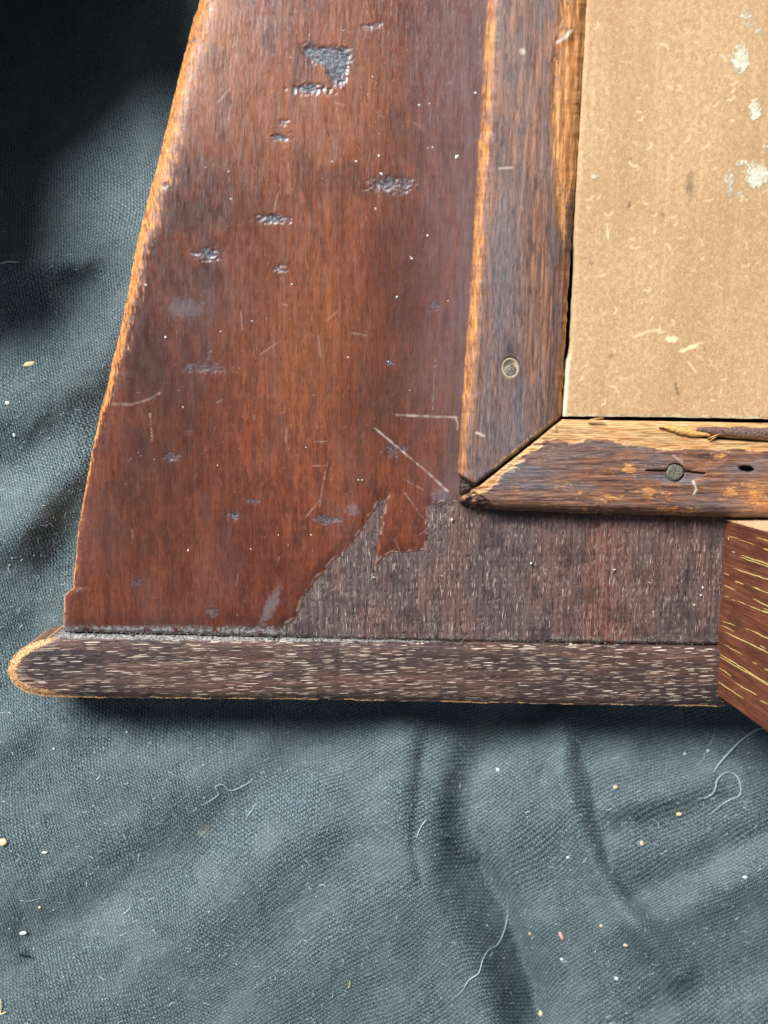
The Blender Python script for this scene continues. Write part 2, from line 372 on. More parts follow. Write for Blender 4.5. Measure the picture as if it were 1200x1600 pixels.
MV, MB_, MR = mat_veneer(), mat_bare(), mat_rail()
MU, MA = mat_batten('y'), mat_batten('x')
MC, MF, MT = mat_card(), mat_foot(), mat_cloth()
m_nail = plain('dull_nail_iron', lin(104, 98, 88), 0.6, 0.2, 0.6, 2.2)
m_crater = plain('bruised_tan_wood', lin(160, 146, 118), 0.7, 0, 0.3, 3)
m_grain = plain('pale_yellow_grain_filler', lin(188, 164, 102), 0.6, 0, 0.3, 2)
m_spl = plain('split_tan_wood', lin(196, 148, 88), 0.6, 0, 0.35, 2.5)
m_lip = plain('grey_brown_wood_lip', lin(104, 80, 72), 0.36, 0, 0.5, 1.6, 0.6)
m_dark = plain('dark_hollow_wood', lin(26, 18, 16), 0.9, 0, 0.4, 2)
m_white = plain('white_lint', lin(214, 216, 208), 0.8, 0, 0.15, 3)
m_hair = plain('pale_hair_fibre', lin(190, 204, 206), 0.45, 0, 0.1, 2, 0.5)
m_grit = plain('greyish_lint', lin(164, 178, 180), 0.9, 0, 0.35, 1.3)
m_yel = plain('yellow_crumb', lin(224, 204, 150), 0.8, 0, 0.2, 3)
m_tan = plain('tan_crumb', lin(196, 172, 142), 0.8, 0, 0.2, 3)
m_pink = plain('pink_fluff', lin(232, 158, 160), 0.8, 0, 0.15, 3)
m_blk = plain('black_sliver', lin(14, 15, 18), 0.5, 0, 0.2, 3)

# ------------------------------------------------------------ the cloth underneath
ZREST = -0.013
def cloth_h(X, Y):
    X = np.asarray(X, float); Y = np.asarray(Y, float)
    h = np.full(np.broadcast(X, Y).shape, -0.0140)
    h = h-0.085*ss(620, -120, Y+0.25*np.clip(X, -200, 500))*ss(640, -60, X)   # falls away towards the upper left
    h = h-0.010*ss(330, -100, X)*ss(1200, 700, Y)
    h = h-(0.008+.004*ss(500, 800, X))*np.exp(-((Y-1105)/(46.0+22*ss(600, 1000, X)))**2)*ss(30, 200, X)+0.0050*ss(1130, 1330, Y)+0.002*ss(1300, 1600, Y)
    def fold(pts, w, a, p=1.0):
        d = pdist(X, Y, pts); return 3.1*a*np.exp(-(d/w)**2*p)
    # folds in front of the rail
    def crease(pts, w, a):
        d = pdist(X+10*(fbm(X/60, Y/60, 27, 2)-.5), Y, pts); return a*(.75+.6*ss(.2, .8, fbm(X/90+3, Y/90, 29, 2)))*np.exp(-np.sqrt((d/w)**2+.2))*ss(1100, 1190, Y)
    h = h+1.3*crease([(850, 1700), (843, 1600), (828, 1520), (802, 1450), (778, 1395), (750, 1350)], 15, -0.0060)
    h = h+fold([(830, 1680), (822, 1540), (780, 1430), (735, 1350), (728, 1290), (735, 1230), (760, 1160)], 38, -0.0020)
    h = h+1.3*crease([(668, 1060), (664, 1150), (655, 1230), (648, 1300), (655, 1380)], 13, -0.0022)
    h = h+fold([(700, 1160), (688, 1230), (684, 1300)], 24, 0.0007)
    h = h+fold([(640, 1120), (628, 1230), (640, 1330), (680, 1430), (740, 1520), (770, 1620)], 42, 0.0018)
    h = h+fold([(880, 1120), (878, 1190), (898, 1270), (930, 1350), (990, 1440), (1060, 1520)], 26, 0.0019)
    h = h+1.3*crease([(905, 1170), (922, 1220), (930, 1280), (950, 1350), (990, 1400)], 11, -0.0034)
    h = h+1.3*crease([(880, 1100), (872, 1150), (850, 1210)], 11, -0.0022)
    h = h+fold([(950, 1285), (1020, 1290), (1100, 1268), (1180, 1240), (1300, 1200)], 32, -0.0007)
    h = h+fold([(960, 1265), (1050, 1240), (1110, 1215)], 26, 0.0010)
    h = h+fold([(1010, 1395), (1080, 1365), (1150, 1325), (1280, 1270)], 30, -0.0013)
    h = h+fold([(1000, 1450), (1080, 1410), (1180, 1370), (1300, 1330)], 46, 0.0018)
    h = h+fold([(1030, 1180), (1120, 1200), (1230, 1180)], 34, -0.0012)
    h = h+fold([(890, 1440), (930, 1520), (990, 1620)], 50, 0.0010)
    h = h+fold([(1000, 1590), (1100, 1540), (1240, 1490)], 34, -0.0008)
    h = h+fold([(400, 1640), (480, 1520), (600, 1400)], 70, 0.0010)
    h = h+fold([(60, 1470), (180, 1400), (310, 1320), (430, 1215), (500, 1140)], 50, -0.0013)
    h = h+fold([(500, 1280), (420, 1350), (260, 1480)], 60, 0.0008)
    # left side
    h = h+fold([(-100, 690), (60, 620), (170, 560), (200, 520)], 60, 0.0020)
    h = h+fold([(-100, 560), (20, 520), (120, 470)], 40, -0.0016)
    h = h+fold([(-60, 430), (60, 410), (130, 400)], 30, 0.0022)
    h = h+fold([(-100, 880), (20, 830), (110, 730)], 50, 0.0022)
    h = h+fold([(-60, 780), (30, 740), (90, 690)], 34, -0.0008)
    h = h+fold([(-40, 1180), (60, 1130), (180, 1120)], 40, 0.0012)
    h = h+0.0030*(fbm(X/170, Y/170, 5, 3)-0.5)+0.0013*(fbm(X/45, Y/45, 9, 3)-0.5)
    # unseen cloth humps, added past the upper left corner to shade the hollow
    h = h+0.155*np.exp(-(((X+430)/250)**2+((Y+100)/490)**2))+0.14*np.exp(-(((X+70)/250)**2+((Y+520)/215)**2))
    # it dips where the board presses on it
    bx = np.interp(Y, [0, 400, 940, 1000, 1100], [313, 210, 101, 60, 20])
    h = h-0.0045*ss(-110, 5, X-bx)*ss(400, 860, Y)*ss(1110, 980, Y)
    # pressed flat under the case
    under = ss(1112, 1060, Y)*ss(-40, 60, X-np.interp(Y, [0, 400, 940, 1100], [330, 225, 115, 30]))
    return h*(1-under)+under*np.minimum(h, ZREST-0.0005)

cx = axis(-900, 2100, 3.0, -30, 1230, 30); cy = axis(-900, 2500, 3.0, -30, 1630, 30)
CX, CY = np.meshgrid(cx, cy)
CZ = cloth_h(CX, CY)
th = math.radians(28)
wx = 44*(fbm(CX/260, CY/260, 21, 3)-0.5); wy = 90*(fbm(CX/300+5, CY/300, 22, 3)-0.5)
gz = (CZ+0.014)*6000
tv = ((CX+wx)*math.sin(th)+(CY+wy)*math.cos(th)+gz*0.3)/6.0
t2 = math.radians(-12)
tu = ((CX+wx*1.4)*math.cos(t2)+(CY+wy)*math.sin(t2)+gz*0.2)/6.0
fam = ss(120, 620, CX+0.35*(CY-1200)+170*(fbm(CX/120, CY/120, 33, 2)-0.5))*0.58+0.18
dirt = np.maximum.reduce([0.75*np.exp(-ell(CX, CY, 318, 1300, 30, 17, -0.6)**2), 0.4*np.exp(-ell(CX, CY, 40, 440, 60, 20, -0.3)**2),
    0.45*np.exp(-ell(CX, CY, 120, 1520, 50, 26, 0)**2), 0.5*np.exp(-ell(CX, CY, 1165, 1240, 30, 12, 0)**2), 0.35*np.exp(-ell(CX, CY, 1160, 1540, 60, 30, 0)**2)])
me = new_mesh('cloth', P(CX, CY, CZ).reshape(-1, 3),
    (lambda i: np.stack([i[1:, :-1], i[1:, 1:], i[:-1, 1:], i[:-1, :-1]], -1).reshape(-1, 4))(np.arange(CX.size).reshape(CX.shape)),
    MT, None, dict(tu=tu, tv=tv, fam=fam, dirt=dirt))
link('cloth_ground', me, kind='structure')

# ------------------------------------------------------------ the wooden case back
base = P(600, 700, -0.012)
CASE = bpy.data.objects.new('wooden_case_back', None); COL.objects.link(CASE); CASE.location = base
CASE['label'] = "old reddish brown wooden case back with cardboard panel and rounded base rail on black cloth"
CASE['category'] = 'wooden case'
bpy.context.view_layer.update()

# outline of the board's left side
xl = curve([(-700, 500), (-150, 349), (0, 313), (50, 297), (100, 284), (150, 272), (200, 260), (262, 245), (300, 234), (350, 222), (400, 210), (450, 201), (500, 192),
            (550, 180), (600, 168), (650, 156), (700, 145), (750, 136), (800, 127), (850, 120), (900, 115), (924, 116), (932, 108), (940, 101), (985, 99), (1010, 98)])
bx_bot = curve([(90, 986), (300, 991), (500, 997), (700, 1002), (1130, 1007), (1400, 1010)])
py = axis(-150, 1.0, 0.0, -150, 1.0) if False else None
ys = np.concatenate([np.linspace(-700, -6, 60, endpoint=False), np.linspace(-6, 1000, 640)])
nx = 700
us = np.linspace(0, 1, nx)
Yg = np.repeat(ys[:, None], nx, 1)
XL = xl(Yg); XR = 1330
XL = XL+1.7*(fbm(Yg/15, Yg*0, 3, 5)-0.5)*2
XX = XL+(XR-XL)*(us[None, :]**1.0)
tb = np.clip((Yg+150)/1150, 0, 1)
YY = Yg+(bx_bot(XX)-1000)*ss(850, 1000, Yg)            # bottom row follows the rail
YY = YY+ss(985, 1000, Yg)*1.6*(fbm(XX/11, XX*0, 13, 3)-0.6)
POLY = [(98, 1030), (99, 930), (60, 900), (100, 600), (200, -900), (900, -900), (900, 700), (714, 783), (692, 784), (668, 788), (667, 859), (640, 861), (612, 862), (600, 868),
        (585, 884), (590, 850), (598, 812), (606, 772), (592, 783), (574, 810), (560, 832), (534, 862), (512, 884), (492, 905), (474, 932), (462, 962), (447, 975), (438, 1030)]
jx = XX+3.0*(fbm(XX/7, YY/7, 41, 3)-0.5); jy = YY+5.0*(fbm(XX/6, YY/12, 42, 3)-0.5)
sd = sdf(jx, jy, POLY)
VENT = 0.00045
bl0 = curve([(-700, 810), (-150, 772), (0, 763), (100, 757), (250, 748), (400, 739), (500, 733), (650, 722), (740, 716), (800, 712)])
faces_keep = ~((XX[:-1, :-1] > 800) & (YY[:-1, :-1] < 690))
isv = sd < 0
fv = isv[:-1, :-1] | isv[1:, 1:] & isv[:-1, 1:]
edge = XX-XL
# dents: (x, y, rx, ry, depth, ragged)
DENTS = [(482, 140, 33, 8, 1.0), (443, 190, 8, 5, .6), (436, 215, 16, 6, 1.0), (427, 342, 25, 7, .9), (325, 397, 20, 10, .8),
         (434, 419, 12, 7, .8), (612, 288, 33, 12, .8), (574, 42, 8, 6, .6), (590, 40, 7, 5, .6), (321, 575, 36, 8, .45), (326, 547, 5, 12, .4),
         (365, 806, 11, 7, .8), (395, 783, 12, 4, .7), (512, 812, 20, 7, .7), (213, 911, 8, 8, .35), (333, 957, 10, 9, .5),
         (268, 714, 13, 7, .5), (677, 478, 10, 9, .4), (608, 565, 8, 6, .7), (618, 703, 20, 9, .5), (258, 290, 7, 6, .5), (304, 62, 4, 6, .6), (296, 672, 6, 6, .2)]
rag = fbm(XX/5, YY/4, 61, 4)-0.5
dent = np.zeros_like(XX); depth = np.zeros_like(XX)
for (a, b, c, d, k) in DENTS:
    e = ell(XX, YY, a, b, c*1.1, d*1.1)+2.0*rag
    w = ss(1.15, 0.3, e); dent = np.maximum(dent, w*min(1, k+0.05)); depth = np.maximum(depth, w*k)
tri = [(471, 72), (500, 70), (546, 74), (549, 92), (544, 118), (534, 134), (522, 138), (512, 118), (506, 103), (488, 98), (474, 86)]
e = sdf(XX+16*rag, YY+16*rag, tri); w = ss(4, -6, e); dent = np.maximum(dent, w); depth = np.maximum(depth, w*1.0)
rough_in = dent*(fbm(XX/5.5, YY/4, 71, 2)-0.5)
scrd = lambda pts, w: 0.5*ss(w*.75, w*0.2, pdist(XX, YY, pts)+1.1*(vnoise(XX/4, YY/4, 5)-0.5))
scr = np.maximum.reduce([scrd([(586, 669), (625, 702), (668, 738), (700, 768)], 1.9), 0.75*scrd([(620, 648), (660, 650), (715, 652)], 3.2), 0.9*scrd([(711, 650), (715, 662), (714, 672)], 2.2),
    0.45*scrd([(176, 631), (205, 632), (230, 625), (250, 614)], 3.2), 0.7*scrd([(234, 646), (238, 690)], 1.5), 0.4*scrd([(490, 690), (510, 690)], 1.6), 0.4*scrd([(488, 728), (510, 727)], 1.6),
    0.45*scrd([(512, 722), (504, 758), (500, 792)], 1.4), 0.45*scrd([(500, 780), (478, 808)], 1.6), 0.3*scrd([(547, 520), (572, 524)], 2.0), 0.4*scrd([(632, 770), (660, 808)], 1.3), 0.35*scrd([(630, 748), (662, 766)], 1.3),
    0.35*scrd([(586, 172), (598, 183)], 1.6), 0.4*scrd([(436, 870), (434, 882)], 1.6), 0.3*scrd([(680, 560), (676, 640)], 1.2), 0.5*scrd([(655, 836), (712, 790)], 1.3), 0.5*scrd([(634, 870), (639, 885)], 2.5)])
scr = scr*(.45+.9*ss(.3, .7, fbm(XX/9, YY/9, 47, 3)))+.32*np.exp(-((sd+1.6)/1.5)**2)*ss(.4, .6, fbm(XX/8, YY/8, 48, 3))
# many hairline scratches
for k in range(24):
    x0 = random.uniform(180, 740); y0 = random.uniform(20, 960); L = random.uniform(6, 34); a = random.choice([random.gauss(1.5, .25), random.uniform(0, 3.1)])
    x1 = x0+L*math.cos(a); y1 = y0+L*math.sin(a); mk = (XX > x0-40) & (XX < x0+40) & (YY > y0-40) & (YY < y0+40)
    dd = pdist(XX[mk], YY[mk], [(x0, y0), (x1, y1)]); scr[mk] = np.maximum(scr[mk], random.uniform(.05, .2)*ss(1.5, 0.5, dd))
grey = 0.85*ss(590, 735, XX+30*(fbm(XX/20, YY/120, 81, 3)-.5))*ss(860, 500, YY)*1.0+0.5*ss(640, 700, XX)*ss(700, 780, YY)  # greyish sheen towards the batten, painted into the varnish colour
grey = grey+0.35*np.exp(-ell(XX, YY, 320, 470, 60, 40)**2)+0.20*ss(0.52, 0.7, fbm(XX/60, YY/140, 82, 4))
stain_shade = 0.42*ss(1.0, .8, ell(XX, YY, 325, 430, 26, 22)+0.4*rag)+0.55*ss(1.1, .4, ell(XX, YY, 232, 560, 40, 80)+rag)+0.5*ss(1.1, .3, ell(XX, YY, 300, 340, 60, 30)+rag)
stain_shade = stain_shade+0.4*ss(.56, .70, fbm(XX/34, YY/90, 83, 4))*ss(420, 250, YY)+0.8*ss(9, 1, np.abs(XX-728+0.067*(YY-500)))*0.0
stain_shade = np.maximum(stain_shade, 0.55*ss(945, 985, YY)*ss(.3, .7, fbm(XX/30, YY/12, 84, 4)+0.15))
bloom = 0.32*ss(1, .3, ell(XX, YY, 424, 945, 12, 44, 0.45)+0.9*rag)+0.17*ss(1, .2, ell(XX, YY, 290, 480, 44, 22)+1.2*rag)+0.3*ss(1, .2, ell(XX, YY, 550, 797, 14, 12)+1.5*rag)+0.2*ss(1, .2, ell(XX, YY, 524, 230, 6, 40)+1.0*rag)+0.28*ss(1, .3, ell(XX, YY, 688, 775, 22, 16)+rag)
wwid = np.interp(YY, [0, 250, 450, 600, 700, 1000], [30, 26, 17, 11, 4, 3])
wear = 1.12*np.exp(-(edge/(wwid*(.55+.9*fbm(XX/50, YY/26, 49, 3))))**1.3)*np.interp(YY, [0, 600, 700, 1000], [1, 1, .8, .7])
warm = np.clip(0.9*ss(330, 40, YY)*ss(430, 300, XX)+0.5*np.exp(-ell(XX, YY, 500, 160, 130, 150)**2)+0.35*np.exp(-ell(XX, YY, 470, 520, 120, 160)**2), 0, 0.9)
dustb = 0.9*ss(974, 984, YY+8*rag-0.004*(XX-100))*ss(.35, .55, fbm(XX/12, YY/8, 91, 3)+0.06)
smoke = 1.0*np.exp(-ell(XX, YY, 250, 540, 100, 260, 0.2)**2)+0.45*np.exp(-ell(XX, YY, 330, 300, 90, 60)**2)+0.5*np.exp(-ell(XX, YY, 620, 500, 60, 200)**2)+0.4*np.exp(-ell(XX, YY, 250, 820, 90, 120)**2)+0.5*np.exp(-ell(XX, YY, 590, 640, 50, 60)**2)
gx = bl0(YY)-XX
brown_strip = 1.1*np.exp(-((gx-7)/13.0)**2)*(.45+.9*ss(.25, .6, fbm(XX/6, YY/60, 88, 3)))*ss(800, 700, YY)  # olive-brown strip along the left edge of the upright batten
att = dict(brown_strip=np.clip(brown_strip, 0, .85), smoke=np.clip(smoke, 0, .8), warm=warm, warm2=np.clip(warm+.4, 0, 1), grey=np.clip(grey, 0, .9), stain_shade=np.clip(stain_shade, 0, 1), dent=np.clip(dent, 0, 1), bloom=np.clip(bloom, 0, .8), scr=scr, wear=wear, dust=dustb)
surf = 0.00022*(fbm(XX/70, YY/200, 51, 3)-0.5)+0.00005*(fbm(XX/6, YY/40, 52, 3)-0.5)
Zv = surf+VENT*ss(2, -16, sd)*1.0+0.00012-0.00024*depth+0.00018*rough_in-0.0018*np.exp(-(edge/5.5)**2)-0.0006*np.exp(-(edge/16)**2)
Zv = Zv+0.0003*np.exp(-(edge/18)**2)*(fbm(XX/4, YY/30, 53, 3)-0.5)*2
Zv = Zv-0.00012*scr-0.00012*np.exp(-(sd/2.0)**2)-0.0006*ss(996, 1000, Yg)
# veneer, then the bare board below it
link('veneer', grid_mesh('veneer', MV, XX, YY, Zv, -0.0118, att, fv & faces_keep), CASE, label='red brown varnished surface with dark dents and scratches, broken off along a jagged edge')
far = sd > -14
keepb = (far[:-1, :-1]) & faces_keep & (XX[:-1, :-1] > 400) & (YY[:-1, :-1] > 700)
red = np.clip(0.85*ss(905, 925, XX+6*rag)*ss(1010, 940, XX+14*rag)+0.3*ss(.5, .65, fbm(XX/40, YY/90, 85, 3)), 0, .9)
stb = np.clip(0.85*ss(828, 812, YY-(XX-800)*0.012+6*rag)*ss(720, 770, XX)*0.35+0.8*ss(996, 1003, YY-(XX-500)*0.009+8*rag)*0.8+0.4*ss(.55, .7, fbm(XX/40, YY/30, 86, 3)), 0, .85)  # first term paints the lower batten's shadow into the board colour
dsb = 0.8*ss(985, 999, YY-(XX-500)*0.008+9*rag)*ss(.5, .62, fbm(XX/9, YY/6, 92, 3))
Zb = -0.0001+surf+0.00016*(fbm(XX/3, YY/14, 54, 3)-0.5)-0.0006*ss(996, 1000, Yg)-0.0002*ss(.72, .8, fbm(XX/5, YY/5, 57, 3))
link('bare_board', grid_mesh('bare_board', MB_, XX, YY, Zb, -0.0118, dict(red=red, stain_shade=stb, scr=scr*.8, dust=dsb), keepb), CASE, label='bare grey brown wood with pale flecked pores where the red surface is gone')

# ---- base rail with its rounded end
rx = np.concatenate([12+118*(1-np.cos(np.linspace(0, math.pi/2, 90)))**1.0, np.linspace(131, 1330, 760)])
yt = curve([(0, 990), (130, 991), (300, 994), (500, 999), (700, 1003), (1130, 1011), (1400, 1015)])
yb = curve([(0, 1089), (90, 1090), (500, 1093), (800, 1099), (1150, 1104), (1400, 1108)])
nv = 76
RX = np.repeat(rx[None, :], nv, 0); vv = np.linspace(0, 1, nv)[:, None]
s = np.clip((130-RX)/118, 0, 1)
cap = np.sqrt(np.clip(1-s**2.0, 0, 1)); capt = cap**1.0; capb = np.clip(1-s**3.6, 0, 1)**0.5
mid = 1047
top = mid-(mid-yt(RX))*capt; bot = mid+(yb(RX)-mid)*capb
bot = bot+1.4*(fbm(RX/14, RX*0+2, 96, 3)-0.5)*2+np.where((RX > 497) & (RX < 512), -1.5, 0)
top = top+1.2*(fbm(RX/12, RX*0+5, 97, 3)-0.5)*2
RY = top+(bot-top)*vv
RX2 = RX+1.5*(fbm(RY/8, RX/400, 98, 3)-0.5)*2*s
dL = np.minimum(np.minimum(RY-top, bot-RY), (RX-12)*1.2+0.01)
d_end = np.where(RX < 130, pdist(RX, RY, [(130, 990), (100, 989), (75, 994), (50, 1004), (30, 1018), (17, 1034), (12, 1048), (16, 1062), (26, 1074), (45, 1084), (70, 1089), (130, 1090)]), 99)
dE = np.minimum(np.minimum(RY-top, bot-RY), d_end)
Zr = 0.0016-0.0011*np.exp(-(dE/5.0)**2)-0.0004*np.exp(-(dE/14.0)**2)+0.00012*(fbm(RX/60, RY/4, 55, 3)-.5)+0.0001*(fbm(RX/10, RY/3, 56, 3)-.5)
wr = 1.1*np.exp(-(d_end/13)**2)*ss(130, 60, RX)+0.72*np.exp(-((bot-RY)/2.8)**2)*(0.2+0.9*ss(.42, .62, fbm(RX/26, RX*0, 99, 4)))+0.5*np.exp(-((RY-top)/3)**2)*ss(130, 90, RX)
glue = 1.15*np.exp(-((RY-top)/np.interp(RX, [60, 110, 160, 330, 420, 520, 640], [2, 7, 7, 7, 5, 3.5, 2.5]))**2)*ss(60, 110, RX)*ss(900, 420, RX)
dark = 0.85*ss(16, 30, d_end)*ss(190, 60, RX)+0.5*ss(.5, .65, fbm(RX/120, RY/20, 101, 3))+0.7*ss(1060, 1130, RX)*ss(1050, 1100, RY)
link('base_rail', grid_mesh('base_rail', MR, RX2, RY, Zr, -0.0125, dict(wear=wr, glue=glue, dark=np.clip(dark, 0, .8), stain_shade=0.6*ss(1112, 1126, RX)*0)), CASE, label='dark base rail with rounded orange worn end and pale dashes along the grain')

# ---- two mitred battens
bl = curve([(-700, 810), (-150, 772), (0, 763), (100, 757), (250, 748), (400, 739), (500, 733), (650, 722), (740, 716), (800, 712)])
br = curve([(-700, 962), (-150, 925), (0, 915), (200, 904), (400, 891), (540, 883), (655, 876), (800, 872)])
nu = 116; uu = np.linspace(0, 1, nu)[None, :]
yv = np.concatenate([np.linspace(0, 0.465, 24, endpoint=False), np.linspace(0.465, 1, 520)])[:, None]
ybt = 781+(652.5-781)*uu+1.2*(fbm(uu*18, uu*0, 109, 3)-.5)*2
VY = -700+(ybt+700)*yv
VL, VR = bl(VY), br(VY)
VL = VL+1.6*(fbm(VY/16, VY*0, 111, 3)-.5)*2; VR = VR+1.6*(fbm(VY/12, VY*0+4, 112, 3)-.5)*2
VX = VL+(VR-VL)*uu
dl = VX-VL; dr = VR-VX; dm = np.abs((VY-ybt))*0.78
rg = fbm(VX/5, VY/14, 113, 4)-.5
BT = 0.0056
Zt = BT-0.0030*np.clip(1-dl/23, 0, 1)**1.2-0.0016*np.clip(1-dr/44, 0, 1)**2-0.0009*np.exp(-(dr/5)**2)+0.0004*np.sin(np.pi*uu)
Zt = Zt-0.0007*np.exp(-(dm/3.0)**2)-0.0008*np.exp(-(dl/3)**2)
wornR = ss(6, -6, sdf(VX+8*rg, VY+20*rg, [(1100, -800), (900, -800), (873, 30), (866, 100), (861, 180), (863, 250), (868, 300), (872, 350), (878, 385), (883, 372), (889, 300), (1000, 280)]))
Zt = Zt-0.0007*wornR*(0.5+1.2*(fbm(VX/7, VY/60, 114, 3)-.5))-0.0001*(fbm(VX/3, VY/30, 115, 3)-.5)*2
chip = ss(2, -3, sdf(VX+5*rg, VY+5*rg, [(690, 733), (716, 741), (733, 752), (758, 768), (700, 820)]))
Zt = Zt-0.0026*chip+0.0010*chip*(fbm(VX/14+VY/9, VY/4, 116, 3)-.5)
hole = ell(VX, VY, 797, 574, 14.5, 17)
Zt = Zt-0.0022*ss(1.0, 0.62, hole)
knot = ell(VX, VY, 882, 58, 12, 13); Zt = Zt+0.0006*np.exp(-knot**2*1.5)
orange = ss(17, 9, dl+10*(fbm(VX/6, VY/22, 127, 4)-.5))*(.55+.45*ss(.35, .55, fbm(VX/4, VY/26, 128, 3)))*ss(748, 730, VY)*np.interp(VY, [-150, 300, 620, 640, 700, 760], [.95, .95, .95, .7, .55, .7])*(1-0.6*ss(.58, .68, fbm(VX/6, VY/30, 117, 3)))
orange = np.maximum(orange, 0.9*wornR*(0.35+0.65*ss(.4, .55, fbm(VX/6, VY/50, 118, 3))))
orange = np.maximum(orange, 0.8*ss(7, 4, dr+3*rg)*ss(380, 430, VY)*ss(.36, .5, fbm(VX/9, VY/40, 119, 3)+.1))
tanv = 0.62*np.exp(-(dm/13)**2)*ss(.4, .6, fbm(VX/16, VY/16, 120, 3)+.05)*ss(735, 760, VX)+0.9*np.exp(-ell(VX, VY, 815, 80, 20, 14)**2)*0.5+0.35*np.exp(-ell(VX, VY, 802, 220, 4, 50, -0.12)**2)
greyv = np.clip(0.55*np.exp(-ell(VX, VY, 800, 700, 50, 110)**2)+0.7*np.exp(-ell(VX, VY, 792, 430, 16, 180)**2)+0.5*ss(17, 4, np.abs(dl-38))*ss(200, 420, VY)*0.5+0.25*ss(.52, .66, fbm(VX/14, VY/120, 121, 3)), 0, .7)
stv = np.clip(0.85*chip*(.5+.9*(fbm(VX/5+VY/8, VY/3, 122, 3)))+0.8*np.exp(-(dm/1.6)**2)+0.55*ss(2.5, 0, np.abs(dl-21+4*rg))*.6+0.7*np.exp(-ell(VX, VY, 797, 548, 8, 14)**2)+0.5*np.exp(-((knot-1.0)/.25)**2)*(VY < 64), 0, .9)
scv = np.maximum.reduce([.8*ss(2, .8, pdist(VX, VY, [(744, 676), (756, 681)])), .5*ss(2, .8, pdist(VX, VY, [(780, 263), (800, 262)])), .9*ss(4, 1, pdist(VX, VY, [(871, 66), (884, 58), (892, 48)])), .5*ss(6, 3, pdist(VX, VY, [(816, 80), (817, 81)]))])
bat_v = link('batten', grid_mesh('batten', MU, VX, VY, Zt, -0.0002, dict(wear=wornR*.7, tan=tanv, orange=orange, grey=greyv, stain_shade=stv, scr=scv)), CASE, label='upright worn wooden batten with an orange bare left edge and one sunken nail')

ht = curve([(860, 655), (1200, 661), (1400, 664)]); hb = curve([(700, 783), (716, 784), (735, 791), (770, 796), (880, 801), (1200, 809), (1400, 813)])
nh = 118; vh = np.linspace(0, 1, nh)[:, None]; uh = np.concatenate([np.linspace(0, .86, 330, endpoint=False), np.linspace(.86, 1, 16)])[None, :]
xm = 879+(719-879)*vh; HX = xm+(1340-xm)*uh
Ht = ht(np.maximum(HX, 860)); Hbm = hb(HX)
# left of the inner corner the top edge is the mitre itself
Hb2 = Hbm+1.3*(fbm(HX/14, HX*0, 131, 3)-.5)*2
tm = np.clip((877-HX)/160, 0, 1)
TopL = 655+(783.5-655)*tm; TopL = np.where(HX < 877, TopL, Ht)
HY = TopL+(Hb2-TopL)*np.clip((vh-tm)/(1-tm+1e-6), 0, 1)
HY = np.where(HX < 877, HY, Ht+(Hb2-Ht)*vh)
dt = HY-TopL; db = Hb2-HY; dmi = np.where(HX < 940, pdist(HX, HY, [(717, 783), (877, 655)]), 99)
rh = fbm(HX/14, HY/5, 133, 4)-.5
Zh = BT-0.0001-0.0024*np.clip(1-db/16, 0, 1)**1.8-0.0008*np.exp(-(db/3)**2)-0.0010*np.exp(-((HY-Ht)/7)**2)-0.0006*np.clip(1-(HY-Ht)/30, 0, 1)*(HX > 870)-0.0006*np.exp(-(dmi/2.6)**2)+0.0004*np.sin(np.pi*vh)
tpoly = [(860, 640), (1400, 640), (1400, 709), (1200, 706), (1150, 702), (1080, 700), (1025, 702), (1000, 695), (950, 688), (905, 687), (888, 692), (872, 688), (850, 690), (838, 700), (790, 740), (768, 762), (757, 770), (730, 775), (800, 700)]
tan_s = ss(3, -3, sdf(HX+16*(fbm(HX/30, HY/9, 145, 3)-.5)+10*rh, HY+14*(fbm(HX/18, HY/6, 146, 4)-.5), tpoly))
Zh = Zh-0.0005*tan_s+0.0005*tan_s*(fbm(HX/60, HY/4, 134, 3)-.5)-0.00016*(fbm(HX/40, HY/2.5, 135, 3)-.5)*2
crack = .8*ss(2.2, .4, pdist(HX, HY, [(1010, 735), (1040, 736), (1052, 738), (1075, 737), (1101, 740)])+1.5*rh)
hol = ss(1.1, .6, ell(HX, HY, 1166, 732, 13, 5, .1)+.8*rh)
cres = ss(1.15, .6, ell(HX, HY, 1054, 742, 42, 14)+.4*rh)
under_lip = ss(3.2, 1.2, pdist(HX, HY, [(1062, 676), (1095, 682), (1140, 686), (1230, 692), (1340, 700)])+rh)
Zh = Zh-0.0012*crack-0.0024*hol-0.0005*cres-0.0011*under_lip-0.0018*ss(1, .8, ell(HX, HY, 1055, 738, 15, 15))
chp = ss(2, -2, sdf(HX+6*rh, HY+4*rh, [(700, 770), (742, 770), (757, 778), (775, 795), (760, 810), (700, 800)]))
Zh = Zh-0.0016*chp*(.6+.9*(fbm(HX/10, HY/3, 136, 3)-.5))
spots = [(985, 732, 10, 17), (1014, 768, 12, 10), (905, 768, 5, 14), (955, 780, 38, 5), (1042, 776, 9, 6), (1180, 772, 16, 20), (1140, 765, 16, 14), (1130, 712, 9, 9), (1060, 800, 60, 3), (930, 801, 55, 2.5), (870, 760, 8, 5), (1196, 785, 20, 8), (760, 790, 30, 3)]
ws = 0.42*ss(.5, .66, fbm(HX/26, HY/7, 143, 4))
for (a, b, c, d) in spots: ws = np.maximum(ws, .8*np.exp(-(ell(HX+26*(fbm(HX/9, HY/7, 141, 3)-.5), HY+22*(fbm(HX/12, HY/5, 142, 3)-.5), a, b, c*1.15, d*1.15)+1.2*rh)**2))
tanh_ = np.maximum(1.2*tan_s*(.55+.45*ss(.3, .5, fbm(HX/34, HY/5, 144, 3))), 0.62*np.exp(-(dmi/4.5)**2)*ss(765, 745, HX)*0+0.75*np.exp(-(dmi/4.5)**2)*ss(.35, .5, fbm(HX/8, HY/8, 137, 3)))
